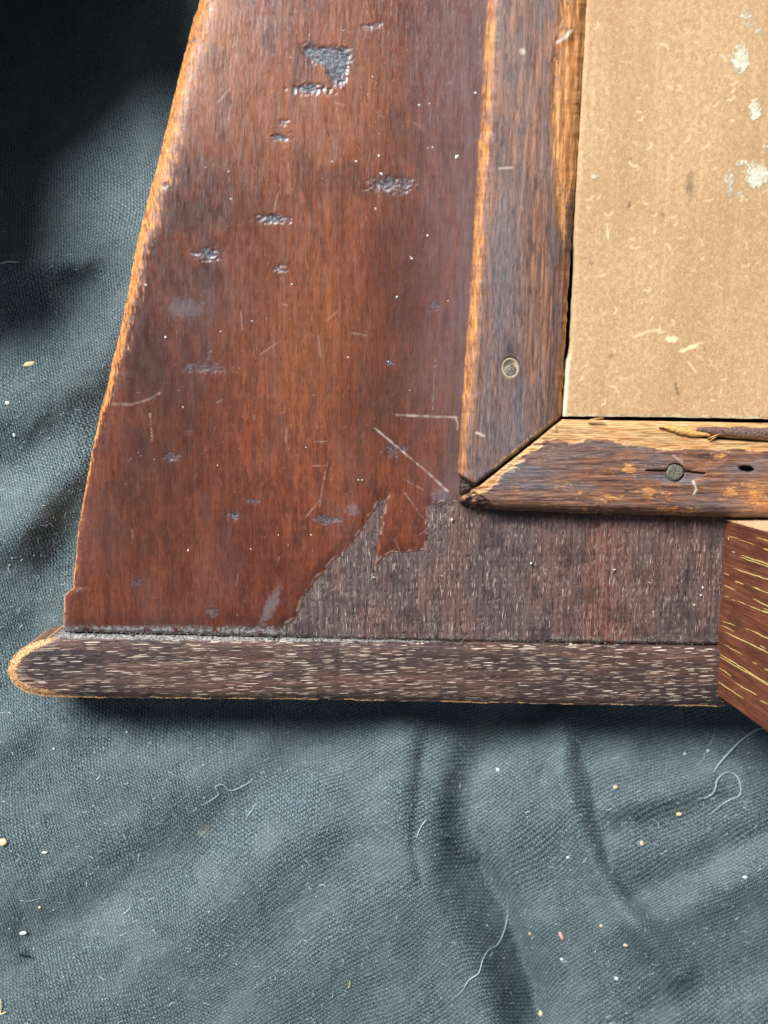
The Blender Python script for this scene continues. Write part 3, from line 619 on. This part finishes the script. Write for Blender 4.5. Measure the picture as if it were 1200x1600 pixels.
greyh = np.clip(.8*cres*ss(-3, 3, HY-740)+0.55*np.exp(-ell(HX, HY, 1020, 722, 34, 14)**2)+.6*np.exp(-ell(HX, HY, 1165, 738, 32, 18)**2)+.5*np.exp(-ell(HX, HY, 820, 740, 60, 26)**2)+.4*ss(.5, .64, fbm(HX/110, HY/12, 138, 3)), 0, .85)
sth = np.clip(.95*crack+hol+.95*under_lip+.75*chp*ss(.35, .6, fbm(HX/9, HY/3, 139, 3))+.85*np.exp(-(dmi/1.3)**2)+.4*ss(-2, -7, -HY+690)*0, 0, 1)
sch = np.maximum(.8*ss(2.2, .8, pdist(HX, HY, [(1083, 752), (1088, 765), (1084, 772)])), .45*ss(2, .6, pdist(HX, HY, [(1052, 712), (1066, 722)])))
orh = 0.75*tan_s*ss(.5, .62, fbm(HX/60, HY/8, 140, 3))*.6+.5*np.exp(-ell(HX, HY, 1180, 770, 30, 26)**2)
bat_h = link('batten', grid_mesh('batten', MA, HX, HY, Zh, -0.0002, dict(wear=ws, tan=tanh_, orange=np.clip(orh, 0, 1), grey=greyh, stain_shade=sth, scr=sch)), CASE, label='lower batten with a pale split upper edge, a round nail head and an empty nail hole')

# nails and the splintered lip
def disc(name, cx_, cy_, r, z, mat, parent, dome=0.00025, thick=0.001, seed=0, label=None):
    V = []; F = []; K = 22; rings = 5
    V.append(P(cx_, cy_, z+dome))
    for j in range(1, rings+1):
        f = j/rings
        for k in range(K):
            a = 2*math.pi*k/K; rr = r*f*(1+0.05*math.sin(3*a+seed)+(0.04*random.uniform(-1, 1) if j == rings else 0))
            V.append(P(cx_+rr*math.cos(a), cy_+rr*math.sin(a), z+dome*(1-f**3)+random.uniform(-1, 1)*0.00003))
    for k in range(K): F.append((0, 1+(k+1) % K, 1+k))
    for j in range(rings-1):
        a0 = 1+j*K; b0 = a0+K
        for k in range(K): F.append((a0+k, a0+(k+1) % K, b0+(k+1) % K, b0+k))
    a0 = 1+(rings-1)*K; b0 = len(V)
    for k in range(K): q = V[a0+k].copy(); q[2] -= thick; V.append(q)
    for k in range(K): F.append((a0+k, a0+(k+1) % K, b0+(k+1) % K, b0+k))
    return link(name, new_mesh(name, np.array(V), F, mat), parent, label=label)
# tan crater: a bowl ring round the sunken nail
def crater(cx_, cy_, rx_, ry_, z, mat, parent):
    V = []; F = []; K = 26; prof = [(0, -.0010), (.5, -.0009), (.8, -.0003), (1.0, .00015), (1.08, .0000), (1.1, -.0012)]
    for f, dz in prof:
        for k in range(K):
            a = 2*math.pi*k/K; V.append(P(cx_+rx_*f*math.cos(a)*(1+.03*random.uniform(-1, 1)), cy_+ry_*f*math.sin(a), z+dz))
    for j in range(len(prof)-1):
        for k in range(K): F.append((j*K+k, (j+1)*K+k, (j+1)*K+(k+1) % K, j*K+(k+1) % K))
    return link('crater', new_mesh('crater', np.array(V), F, mat), parent, label='pale crushed wood round the sunken nail')
crater(797, 575, 13, 15, BT+0.0001, m_crater, bat_v)
disc('nail', 798, 580.5, 10.8, BT-0.0002, m_nail, bat_v, 0.0003, 0.0012)
disc('nail', 1055, 738, 13, BT-0.0001, m_nail, bat_h, 0.0001, 0.0016, 2)

def ribbon(name, pts, mat, parent, label=None, n_=40, rn=1.2, seed=1):
    """pts: (x, y, half width px, z) -> a solid splinter with a low ridge"""
    a = np.array(pts, float); t = np.linspace(0, 1, n_); T = np.linspace(0, 1, len(a))
    x, y, w, z = (np.interp(t, T, a[:, i]) for i in range(4))
    y = y+rn*(fbm(t*14, t*0+seed, 151, 3)-.5)*2; w = w*(1+.5*(fbm(t*18, t*0+seed, 152, 2)-.5))
    dx = np.gradient(x); dy = np.gradient(y); L = np.hypot(dx, dy); nx_, ny_ = -dy/L, dx/L
    V = []
    for i in range(n_):
        for k, (o_, dz) in enumerate([(-1, -.0007), (-.8, -.0001), (-.2, .0002), (.5, .00012), (1, -.0004), (1, -.0009)]):
            V.append(P(x[i]+nx_[i]*o_*w[i], y[i]+ny_[i]*o_*w[i], z[i]+dz+0.00008*random.uniform(-1, 1)))
    F = []
    for i in range(n_-1):
        for k in range(6): F.append((i*6+k, i*6+(k+1) % 6, (i+1)*6+(k+1) % 6, (i+1)*6+k))
    F.append(tuple(range(5, -1, -1))); F.append(tuple(range((n_-1)*6, n_*6)))
    return link(name, new_mesh(name, np.array(V), F, mat), parent, label=label)
ribbon('splinter', [(1030, 666, 1.5, BT-.0002), (1045, 669, 4, BT+.0001), (1065, 673, 6.5, BT+.0003), (1085, 677, 6, BT+.0003), (1110, 681, 2, BT)], m_spl, bat_h, 'tan splinter standing up from the batten edge', 44, 1.6, 3)
ribbon('split_lip', [(1088, 671, 3, BT-.0002), (1110, 673, 6, BT), (1150, 675, 8, BT+.0001), (1210, 677, 8, BT), (1340, 682, 8, BT)], m_lip, bat_h, 'grey glossy sliver of the batten edge split loose', 60, 1.0, 5)
for q, (a, b, c, d) in enumerate([(1105, 686, 1126, 678), (1109, 689, 1120, 682), (918, 657, 944, 653)]):
    ribbon('splinter', [(a, b, .5, BT-.0001), ((a+c)/2, (b+d)/2-.6, 1.3, BT+.0004), (c, d, .5, BT+.0005)], m_spl, bat_h, None, 8, .3, q)

# ---- cardboard
kl = curve([(-700, 966), (-150, 929), (0, 918), (200, 907), (380, 897), (400, 896), (540, 889), (560, 886), (648, 880), (700, 876)])
kb = curve([(860, 652), (1000, 652.5), (1200, 656), (1400, 660)])
kx = np.linspace(0, 1, 190)[None, :]**1.0; ky = np.concatenate([np.linspace(0, .51, 24, endpoint=False), np.linspace(.51, 1, 340)])[:, None]
KY0 = -700+ky*(652+700)+0*kx
KL = kl(KY0)+3.5*ss(360, 420, KY0)*ss(568, 552, KY0)+.8*(fbm(KY0/7, KY0*0, 161, 3)-.5)*2
KX = KL+(1330-KL)*kx; KY = KY0+(kb(KX)-653.5)*ky+1.6*(fbm(KX/7, KX*0, 162, 3)-.5)*ss(.97, 1, ky)
rk = fbm(KX/6, KY/6, 163, 4)-.5
paint = np.zeros_like(KX)
for (a, b, c, d, k) in [(1157, 92, 15, 22, 1.0), (1168, 28, 16, 16, .55), (1180, 172, 10, 18, .8), (1182, 275, 22, 22, .85), (1140, 285, 10, 26, .6), (1200, 230, 10, 20, .5), (1185, 50, 8, 8, .6), (928, 275, 9, 6, .6), (1158, 305, 8, 8, .5), (1215, 120, 20, 60, .5), (1160, 255, 16, 6, .6)]:
    paint = np.maximum(paint, k*ss(1.5, .3, ell(KX, KY, a, b, c, d)+1.2*rk))
stk = np.clip(.55*ss(1.2, .2, ell(KX, KY, 1078, 288, 9, 24)+1.4*rk)+.7*ss(1.2, .5, ell(KX, KY, 983, 320, 3, 7, .3))+.8*ss(2.2, 1.0, pdist(KX, KY, [(1055, 600), (1059, 616)]))+.5*ss(1, .5, ell(KX, KY, 986, 248, 3, 2.5))
    +.3*ss(1.1, .3, ell(KX, KY, 1072, 32, 8, 5)+rk)+.3*ss(1.1, .3, ell(KX, KY, 1064, 72, 6, 6)+rk)+.45*ss(1.2, .4, ell(KX, KY, 924, 411, 5, 4)+rk)+.4*ss(1.2, .4, ell(KX, KY, 956, 555, 4, 4)+rk)+.4*ss(1.2, .4, ell(KX, KY, 1035, 335, 5, 4)+rk), 0, .8)
pale = np.clip(.8*ss(4, 1, KX-KL+2*rk)*ss(540, 575, KY)+.75*ss(6, 1, kb(KX)-KY+10*rk)+.5*ss(7, 3, KX-KL)*ss(545, 575, KY), 0, .9)
sk = np.maximum.reduce([.8*ss(1.1, .6, ell(KX, KY, 1048, 530, 15, 6, .15)+1.6*rk), .7*ss(1.1, .6, ell(KX, KY, 1078, 543, 18, 4, -.35)+1.6*rk), .5*ss(2.2, .8, pdist(KX, KY, [(990, 527), (1012, 518), (1032, 515)])), .5*ss(2.2, .8, pdist(KX, KY, [(1075, 565), (1088, 582)])), .55*ss(2.2, 1, pdist(KX, KY, [(948, 350), (950, 372)]))])
for k in range(90):
    x0 = random.uniform(900, 1215); y0 = random.uniform(5, 640); L = random.uniform(4, 14); a = random.uniform(0, 3.14)
    mk = (np.abs(KX-x0) < 20) & (np.abs(KY-y0) < 20)
    sk[mk] = np.maximum(sk[mk], random.uniform(.2, .55)*ss(2.0, .8, pdist(KX[mk], KY[mk], [(x0, y0), (x0+L*math.cos(a)*.5, y0+L*math.sin(a)*.5), (x0+L*math.cos(a+.5), y0+L*math.sin(a+.5))])))
ZK = 0.0032+0.0003*(fbm(KX/200, KY/200, 164, 2)-.5)-0.0003*np.exp(-((kb(KX)-KY)/3)**2)-.0002*np.exp(-((KX-KL)/3)**2)+.00005*(fbm(KX/4, KY/4, 165, 2)-.5)
link('cardboard_panel', grid_mesh('cardboard_panel', MC, KX, KY, ZK, 0.0012, dict(paint=paint, stain_shade=stk, pale=pale, scr=sk)), CASE, label='tan cardboard panel spotted with white paint')
# rebate floor below the cardboard
rv = [P(800, -700, -.0016), P(1330, -700, -.0016), P(1330, 720, -.0016), P(860, 720, -.0016)]
rv2 = [v-np.array([0, 0, .006]) for v in rv]
link('rebate_floor', new_mesh('rebate_floor', np.array(rv+rv2), [(0, 3, 2, 1), (4, 5, 6, 7), (0, 1, 5, 4), (1, 2, 6, 5), (2, 3, 7, 6), (3, 0, 4, 7)], m_dark, [False]*6), CASE)

# ---- foot block standing up from the board
zb0 = 0.0
A = P(1136, 812, .0006); B = P(1122, 1086, .0018)
HF = 0.062
dir_ = (B-A)[:2]; Ln = np.hypot(*dir_); dir_ = dir_/Ln; out = np.array([-dir_[1], dir_[0]])
if out[0] < 0: out = -out
NS, NZ, NW = 130, 90, 40
def face(org, e1, e2, n1, n2, nrm, amp, seed):
    s1 = np.linspace(0, 1, n1)[:, None]; s2 = np.linspace(0, 1, n2)[None, :]
    Pts = org[None, None]+s1[..., None]*e1+s2[..., None]*e2
    d1 = np.minimum(s1, 1-s1)*np.linalg.norm(e1)+0*s2; d2 = np.minimum(s2, 1-s2)*np.linalg.norm(e2)+0*s1
    de = np.minimum(d1, d2)
    off = amp*(fbm(s1*24+0*s2, s2*3+0*s1, seed, 3)-.5)
    return Pts, off, de, s1+0*s2, s2+0*s1
up = np.array([0, 0, 1.0]); e_l = np.array([*(dir_*Ln), 0.0]); e_o = np.array([*out, 0])*0.034
A0 = np.array([A[0], A[1], -0.0002])
VS = []; FS = []; WS = []; base_i = 0
def add_face(org, e1, e2, n1, n2, nrm, seed, wfun):
    global base_i
    Pts, off, de, s1, s2 = face(org, e1, e2, n1, n2, nrm, .00014, seed)
    rnd = 0.0007*np.exp(-(de/.0005)**2)*1.0
    cen = A0+.5*e_l+.5*e_o+np.array([0, 0, HF*.5])
    Pts = Pts+nrm*(off*ss(0, .001, de))[..., None]
    i = base_i+np.arange(n1*n2).reshape(n1, n2); fl = np.dot(np.cross(e1, e2), nrm) > 0
    q = np.stack([i[:-1, :-1], i[1:, :-1], i[1:, 1:], i[:-1, 1:]], -1).reshape(-1, 4)
    if not fl: q = q[:, ::-1]
    VS.append(Pts.reshape(-1, 3)); FS.append(q); WS.append(wfun(s1, s2, de).ravel()); base_i += n1*n2
nL = -np.array([*out, 0]); nT = -np.array([*dir_, 0])
add_face(A0, e_l, up*HF, NS, NZ, nL, 171, lambda s1, s2, de: .75*np.exp(-((s1*Ln)/.0005)**2)+.3*np.exp(-(s2*HF/.0004)**2)+.22*np.exp(-(((1-s1)*Ln)/.0004)**2))
add_face(A0, e_o, up*HF, 40, NZ, nT, 172, lambda s1, s2, de: 1.0-.35*fbm(s1*6, s2*4, 177, 3))
add_face(A0+e_l, e_o, up*HF, 30, 40, -nT, 173, lambda s1, s2, de: .2+0*s1)
add_face(A0+e_o, e_l, up*HF, 30, 30, -nL, 174, lambda s1, s2, de: .2+0*s1)
add_face(A0+up*HF, e_l, e_o, 30, 30, up, 175, lambda s1, s2, de: .2+0*s1)
foot = link('foot_block', new_mesh('foot_block', np.concatenate(VS), np.concatenate(FS), MF, None, dict(wear=np.concatenate(WS))), CASE, label='reddish brown foot block standing upright with long yellow grain lines')
def on_foot(px, py):
    """where the line of sight meets the left side of the foot block"""
    d = (np.array([(px-600)/FPX, (800-py)/FPX, -1.0]) @ RM.T); o = np.array([0, 0, H])
    t = np.dot(A0-o, nL)/np.dot(d, nL); return o+d*t
GL = [(330, 240, 400, 265, 1), (400, 265, 500, 302, .6), (510, 250, 620, 287, 1.5), (350, 345, 375, 353, 1.6), (410, 366, 640, 447, 1.8), (402, 380, 640, 462, 1.5), (360, 455, 640, 545, 1.8), (300, 487, 335, 502, 1.6), (370, 540, 432, 560, 1.8),
      (480, 576, 640, 636, 1.9), (298, 565, 380, 600, 1.5), (490, 655, 640, 728, 1.7), (303, 635, 335, 645, 1.4), (352, 658, 375, 666, 1.2), (385, 670, 450, 695, 1.2), (450, 695, 640, 772, 1.5), (545, 730, 640, 762, 1.8), (288, 800, 375, 833, 1.3),
      (284, 828, 365, 872, 1.3), (300, 870, 640, 1034, 1.9), (465, 858, 640, 940, 1.6), (440, 848, 465, 858, .8), (300, 955, 420, 1022, .9), (268, 1015, 640, 1245, 1.9), (268, 1035, 640, 1252, 1.7), (265, 1105, 350, 1165, 1.0), (258, 1200, 430, 1312, 1.5),
      (370, 1207, 520, 1292, 1.6), (535, 1322, 640, 1375, 1.4), (535, 960, 575, 982, 1.6), (488, 1073, 518, 1090, 1.6), (555, 323, 640, 350, 1.5), (565, 1115, 640, 1150, 1.6), (300, 1130, 340, 1155, .6), (560, 720, 600, 735, 1.0), (330, 250, 332, 268, .5)]
V = []; F = []
for gi, (a, b, c, d, w) in enumerate(GL):
    x0, y0, x1, y1 = a/4.21+1060, b/4.21+780, c/4.21+1060, d/4.21+780
    p0, p1 = on_foot(x0, y0), on_foot(x1, y1); ax = p1-p0; L = np.linalg.norm(ax)
    if L < 1e-6: continue
    ax = ax/L; side = np.cross(ax, nL); side /= np.linalg.norm(side)
    K = max(6, int(L/.0006)); b0 = len(V)
    for i in range(K+1):
        t = i/K; hw = w*.000085*(min(1, 5*t, 5*(1-t))+.05)*(1+.7*(vnoise(np.array(t*L*900.), np.array(gi*3.1), 7)-.5))
        c0 = p0+ax*L*t+side*.00011*(vnoise(np.array(t*L*500.), np.array(gi*9.7), 4)-.5)*2
        V += [c0-side*hw+nL*.00002, c0+nL*.00016, c0+side*hw+nL*.00002]
    for i in range(K):
        for k in range(2): F.append((b0+i*3+k, b0+i*3+k+1, b0+(i+1)*3+k+1, b0+(i+1)*3+k))
link('grain_line', new_mesh('grain_line', np.array(V), F, m_grain), foot, kind='stuff', label='long pale yellow grain lines')

# ---- crumbs wedged in the gap between board and rail
V = []; F = []
def chunk(c, r, V, F, st=1.0):
    b0 = len(V); ang = random.uniform(0, 6.28); ca, sa = math.cos(ang), math.sin(ang)
    for q in [(1, 0, 0), (-1, 0, 0), (0, 1, 0), (0, -1, 0), (0, 0, 1), (0, 0, -1)]:
        x, y, z = (k*r*random.uniform(.6, 1.2) for k in q); x *= st
        V.append((c[0]+x*ca-y*sa, c[1]+x*sa+y*ca, c[2]+z*.6))
    for f in [(0, 2, 4), (2, 1, 4), (1, 3, 4), (3, 0, 4), (2, 0, 5), (1, 2, 5), (3, 1, 5), (0, 3, 5)]: F.append(tuple(b0+k for k in f))
for k in range(300):
    x = random.choice([random.uniform(105, 620), random.uniform(105, 1120)]); y = float(bx_bot(x))+random.gauss(1.5, 3.2)
    chunk(P(x, y, random.uniform(.0002, .0010)), random.uniform(.00008, .00028), V, F, random.uniform(1, 2.2))
m_gap = plain('grey_gap_dirt', lin(92, 84, 78), .9, 0, .6, 1.5)
link('gap_dirt', new_mesh('gap_dirt', np.array(V), F, m_gap, [False]*len(F)), CASE, kind='stuff', label='grey crumbs of dirt along the joint of board and rail')

# ------------------------------------------------------------ dust, lint, crumbs and hairs
def fibre_geo(pts, r, V, F, K=4, taper=True):
    b0 = len(V); n_ = len(pts); pts = np.array(pts)
    for i in range(n_):
        d = pts[min(i+1, n_-1)]-pts[max(i-1, 0)]; d = d/(np.linalg.norm(d)+1e-12)
        s1 = np.cross(d, [0, 0, 1.0]); s1 /= (np.linalg.norm(s1)+1e-12); s2 = np.cross(s1, d)
        rr = r*(1 if not taper else min(1, .35+4*min(i, n_-1-i)/n_))
        for k in range(K):
            a = 2*math.pi*k/K; V.append(pts[i]+rr*(s1*math.cos(a)+s2*math.sin(a)))
    for i in range(n_-1):
        for k in range(K): F.append((b0+i*K+k, b0+i*K+(k+1) % K, b0+(i+1)*K+(k+1) % K, b0+(i+1)*K+k))
def on_cloth(x, y, lift=0.0): return P(x, y, float(cloth_h(np.array(x), np.array(y)))+lift)
def off_case(x, y):
    if y > 1106 or (x > 0 and y > 1092 and x < 400): return not (x > 1110 and y < 1145)
    if y > 985: return x < 8
    return x < float(xl(y))-4
V = []; F = []; V2 = []; F2 = []
pts = []
while len(pts) < 3300:
    x = random.uniform(-40, 1240); y = random.uniform(-20, 1640)
    if not off_case(x, y): continue
    if y < 420 and random.random() < .75: continue
    pts.append((x, y))
PA = np.array(pts); HC = cloth_h(PA[:, 0], PA[:, 1])
for i, (x, y) in enumerate(pts):
    z = HC[i]; VV, FF = (V, F) if random.random() < .8 else (V2, F2)
    if random.random() < .5:
        chunk(P(x, y, z+.0001), random.choice([.00008, .0001, .00013, .00019]), VV, FF, random.uniform(1, 1.8))
    else:
        L = random.uniform(3, 11); a = random.uniform(0, 6.28); c = random.uniform(-1, 1); q = []
        for k in range(4):
            q.append(P(x, y, z+.00012+.0001*math.sin(k))); x += L/3*math.cos(a); y += L/3*math.sin(a); a += c*.5
        fibre_geo(q, random.uniform(.00003, .00006), VV, FF, 3, False)
link('cloth_lint', new_mesh('cloth_lint', np.array(V), F, m_grit, [False]*len(F)), label='fine grey lint and dust sprinkled over the black cloth', cat='lint', kind='stuff')
link('cloth_dust', new_mesh('cloth_dust', np.array(V2), F2, m_white, [False]*len(F2)), label='scattered white dust specks on the black cloth', cat='dust', kind='stuff')
V = []; F = []
for (x, y, r) in [(592, 243, 2.4), (596, 272, 3), (556, 252, 2), (643, 404, 2.6), (714, 245, 3.2), (668, 368, 2.2), (620, 464, 2.4), (641, 401, 1.6), (456, 444, 1.6), (259, 527, 2.2), (357, 268, 2), (361, 311, 1.6), (655, 164, 2.2), (671, 162, 1.6), (587, 326, 2.4),
                  (676, 230, 1.5), (668, 231, 1.3), (743, 145, 2), (537, 48, 1.6), (519, 252, 1.6), (582, 120, 1.5), (575, 148, 1.4), (228, 445, 2.2), (345, 518, 1.6), (544, 558, 1.6), (394, 502, 1.4), (286, 636, 1.4), (486, 836, 1.6), (560, 750, 1.8), (706, 812, 2.6), (584, 902, 1.8),
                  (340, 727, 1.4), (478, 699, 1.4), (566, 750, 1.3), (392, 858, 1.6), (294, 860, 2.0), (435, 836, 1.4), (640, 610, 1.4), (700, 470, 1.4), (620, 862, 1.2), (607, 565, 2.0), (454, 90, 1.3), (262, 235, 2.2), (690, 900, 1.5), (830, 880, 2.2), (960, 890, 2.4), (1095, 930, 3), (1098, 918, 2.4), (1085, 945, 2.0), (1015, 910, 1.6)]:
    chunk(P(x, y, .00062), r*.00013, V, F, random.uniform(1, 1.6))
for k in range(420):
    y = random.uniform(5, 985); x = random.uniform(float(xl(y))+8, 735 if y < 790 else 1115)
    chunk(P(x, y, .00058 if x < 640 else .00035), random.choice([.00004, .00005, .00006, .00008, .0001]), V, F, random.uniform(1, 1.8))
link('board_dust', new_mesh('board_dust', np.array(V), F, m_white, [False]*len(F)), label='white dust specks on the reddish brown board', cat='dust', kind='stuff')

def crumb(name, x, y, r, st, mat, label, cat='crumb', ang=None, flat=.6):
    """small lumpy crumb: a subdivided, roughened pebble"""
    c = on_cloth(x, y, r*.35/6000); V = []; F = []; K, J = 10, 5; ang = random.uniform(0, 3) if ang is None else ang
    ca, sa = math.cos(ang), -math.sin(ang); R = r/6000
    V.append(c+np.array([0, 0, R*flat]))
    for j in range(1, J):
        f = math.pi*j/J
        for k in range(K):
            a = 2*math.pi*k/K; q = random.uniform(.8, 1.15); X = R*st*math.sin(f)*math.cos(a)*q; Y_ = R*math.sin(f)*math.sin(a)*q
            V.append(c+np.array([X*ca-Y_*sa, X*sa+Y_*ca, R*flat*math.cos(f)*q]))
    V.append(c-np.array([0, 0, R*flat])); e_ = len(V)-1
    for k in range(K):
        F.append((0, 1+k, 1+(k+1) % K)); F.append((e_, e_-K+(k+1) % K, e_-K+k))
    for j in range(J-2):
        for k in range(K): F.append((1+j*K+k, 1+(j+1)*K+k, 1+(j+1)*K+(k+1) % K, 1+j*K+(k+1) % K))
    return link(name, new_mesh(name, np.array(V), F, mat), origin=tuple(c), label=label, cat=cat)
crumb('wood_chip', 46, 569, 4.5, 2.4, m_yel, 'pale cream chip lying on the cloth left of the board, in the lit fold', 'chip', -.25)
crumb('crumb', 5, 1316, 7, 1.1, m_yel, 'pale yellow crumb at the left border of the photo below the rounded rail end')
crumb('crumb', 36, 1458, 3.6, 2.0, m_white, 'white oval crumb on the cloth just above the black sliver', ang=0)
crumb('crumb', 70, 1332, 2.6, 2.0, m_white, 'small white crumb right of the yellow crumb at the left border', ang=0)
crumb('crumb', 1061, 1272, 3.6, 1.6, m_yel, 'small yellow crumb below the looped white hair', ang=0)
crumb('crumb', 1070, 1178, 2.6, 1, m_white, 'left one of two round white specks in the shade under the foot block')
crumb('crumb', 1106, 1173, 3, 1, m_white, 'right one of two round white specks in the shade under the foot block')
crumb('crumb', 778, 1203, 3.4, 1.3, m_white, 'white round speck on the cloth below the middle of the rail', ang=1)
crumb('crumb', 1003, 1318, 4.4, 1.2, m_tan, 'tan crumb on the cloth lower left of the yellow crumb')
crumb('crumb', 962, 1230, 4.0, 1.4, m_tan, 'dull orange crumb left of the looped white hair', ang=0)
crumb('crumb', 878, 1509-10, 2.6, 1.2, m_white, 'tiny white speck below the pink fluff')
crumb('crumb', 978, 1477, 3.0, 1.8, m_tan, 'tan speck on the cloth right of the pink fluff', ang=.1)
crumb('crumb', 939, 1447, 3.0, 1, m_tan, 'small cream speck between the pink fluff and the tan speck to its right')
crumb('crumb', 828, 1459, 3.0, 1.2, m_tan, 'small tan speck left of the pink fluff beside the long white hair')
crumb('crumb', 887, 1340, 2.8, 1, m_white, 'pale round speck on the ridge of cloth above the pink fluff')
crumb('crumb', 1164, 1371, 3.4, 1.2, m_white, 'white speck on the cloth fold at the right border of the photo')
crumb('crumb', 963, 1529, 3.4, 1.2, m_white, 'white speck low on the cloth, lower right of the pink fluff')
crumb('crumb', 845, 1584, 4.5, 1.3, m_yel, 'cream flake in the dark cloth valley at the bottom border', ang=1.4)
crumb('crumb', 62, 1418, 2.4, 1, m_yel, 'tiny yellow speck above the white oval crumb')
crumb('crumb', 12, 630, 3.6, 1.2, m_white, 'pale fluff speck at the left border beneath the cream chip', ang=.8)
crumb('crumb', 22, 680, 2.2, 1.6, m_white, 'tiny white speck on the cloth far left, below the pale fluff', ang=1.3)
crumb('crumb', 84, 1170, 2.2, 1, m_white, 'tiny bright speck on the cloth below the rounded rail end')
crumb('crumb', 198, 1144, 2.0, 1, m_white, 'tiny bright speck in the shadow below the left part of the rail')
crumb('pink_fluff', 877, 1463, 3.6, 2.7, m_pink, 'small pink fibre scrap on the cloth near the bottom', 'fluff', 1.15)
crumb('black_sliver', 32, 1492, 2.2, 10, m_blk, 'thin black sliver lying on the cloth at the lower left', 'sliver', .28)

def hair(pts, r, label, mat=m_hair, lift=.0003, name='stray_hair', cat='hair'):
    a = np.array(pts, float); m_ = len(a); q = []
    N = 12*(m_-1)
    for i in range(N+1):                                  # Catmull-Rom through the given points
        t = i/N*(m_-1); k = min(int(t), m_-2); f = t-k
        p0, p1, p2, p3 = a[max(k-1, 0)], a[k], a[k+1], a[min(k+2, m_-1)]
        c = .5*((2*p1)+(-p0+p2)*f+(2*p0-5*p1+4*p2-p3)*f*f+(-p0+3*p1-3*p2+p3)*f**3)
        q.append(on_cloth(c[0], c[1], lift+.00025*math.sin(i*.23)))
    V = []; F = []; fibre_geo(q, r, V, F, 6); o = tuple(q[0])
    return link(name, new_mesh(name, np.array(V), F, mat), origin=o, label=label, cat=cat)
hair([(1196, 1138), (1183, 1140), (1160, 1155), (1135, 1180), (1121, 1197), (1115, 1207)], .00016, 'thick white hair curving out from under the foot block onto the cloth', lift=.001)
hair([(1090, 1247), (1100, 1247), (1112, 1241), (1118, 1231), (1120, 1220), (1130, 1209), (1142, 1207), (1152, 1214), (1157, 1228), (1155, 1243), (1140, 1250), (1125, 1259), (1110, 1273)], .00011, 'white looped hair on the cloth at the right, below the foot block', lift=.0008)
hair([(1119, 1130), (1116, 1145), (1112, 1158), (1106, 1166)], .00007, 'faint dark hair hanging in the shade left of the foot block tip', m_grit, .0015)
hair([(1101, 1172), (1100, 1184), (1096, 1189), (1088, 1197)], .00008, 'short faint hair crossing between the two round white specks', m_grit, .0005)
hair([(1075, 1170), (1090, 1169), (1101, 1165)], .00006, 'faint hair ending above the right round white speck', m_grit, .0006)
hair([(790, 1392), (794, 1420), (789, 1450), (778, 1475), (764, 1484), (754, 1500), (748, 1520), (732, 1532), (722, 1548), (706, 1561)], .00010, 'long wavy white hair in the dark fold at the bottom centre', lift=.0006)
hair([(667, 1279), (659, 1290), (654, 1300), (651, 1309)], .00010, 'short white curved hair on the cloth below the middle of the rail', lift=.0005)
hair([(313, 1259), (330, 1250), (342, 1240), (336, 1230), (348, 1226), (358, 1235), (372, 1232), (390, 1222), (396, 1215)], .00008, 'wispy pale curled hair on the cloth left of centre', lift=.0005)
hair([(385, 1278), (392, 1268), (401, 1254)], .00008, 'short pale fibre slanting on the cloth right of the wispy curled hair', lift=.0005)
hair([(190, 1430), (198, 1424), (205, 1416)], .00008, 'short white fibre on the cloth at the lower left', lift=.0004)
hair([(0, 412), (14, 409), (30, 410)], .00022, 'blurry pale thread on the deep cloth at the left border', lift=.0006)
hair([(0, 1560), (2, 1575), (1, 1584), (10, 1581)], .00016, 'cream straw bit on the cloth at the lower left border', m_yel, .0004)
hair([(546, 1532), (547, 1538), (544, 1544)], .00012, 'short upright cream fibre on the cloth at the bottom, left of centre', m_yel, .0004)
hair([(30, 1407), (44, 1408), (60, 1405)], .00006, 'faint thin fibre above the tiny yellow speck at the lower left', m_grit, .0004)
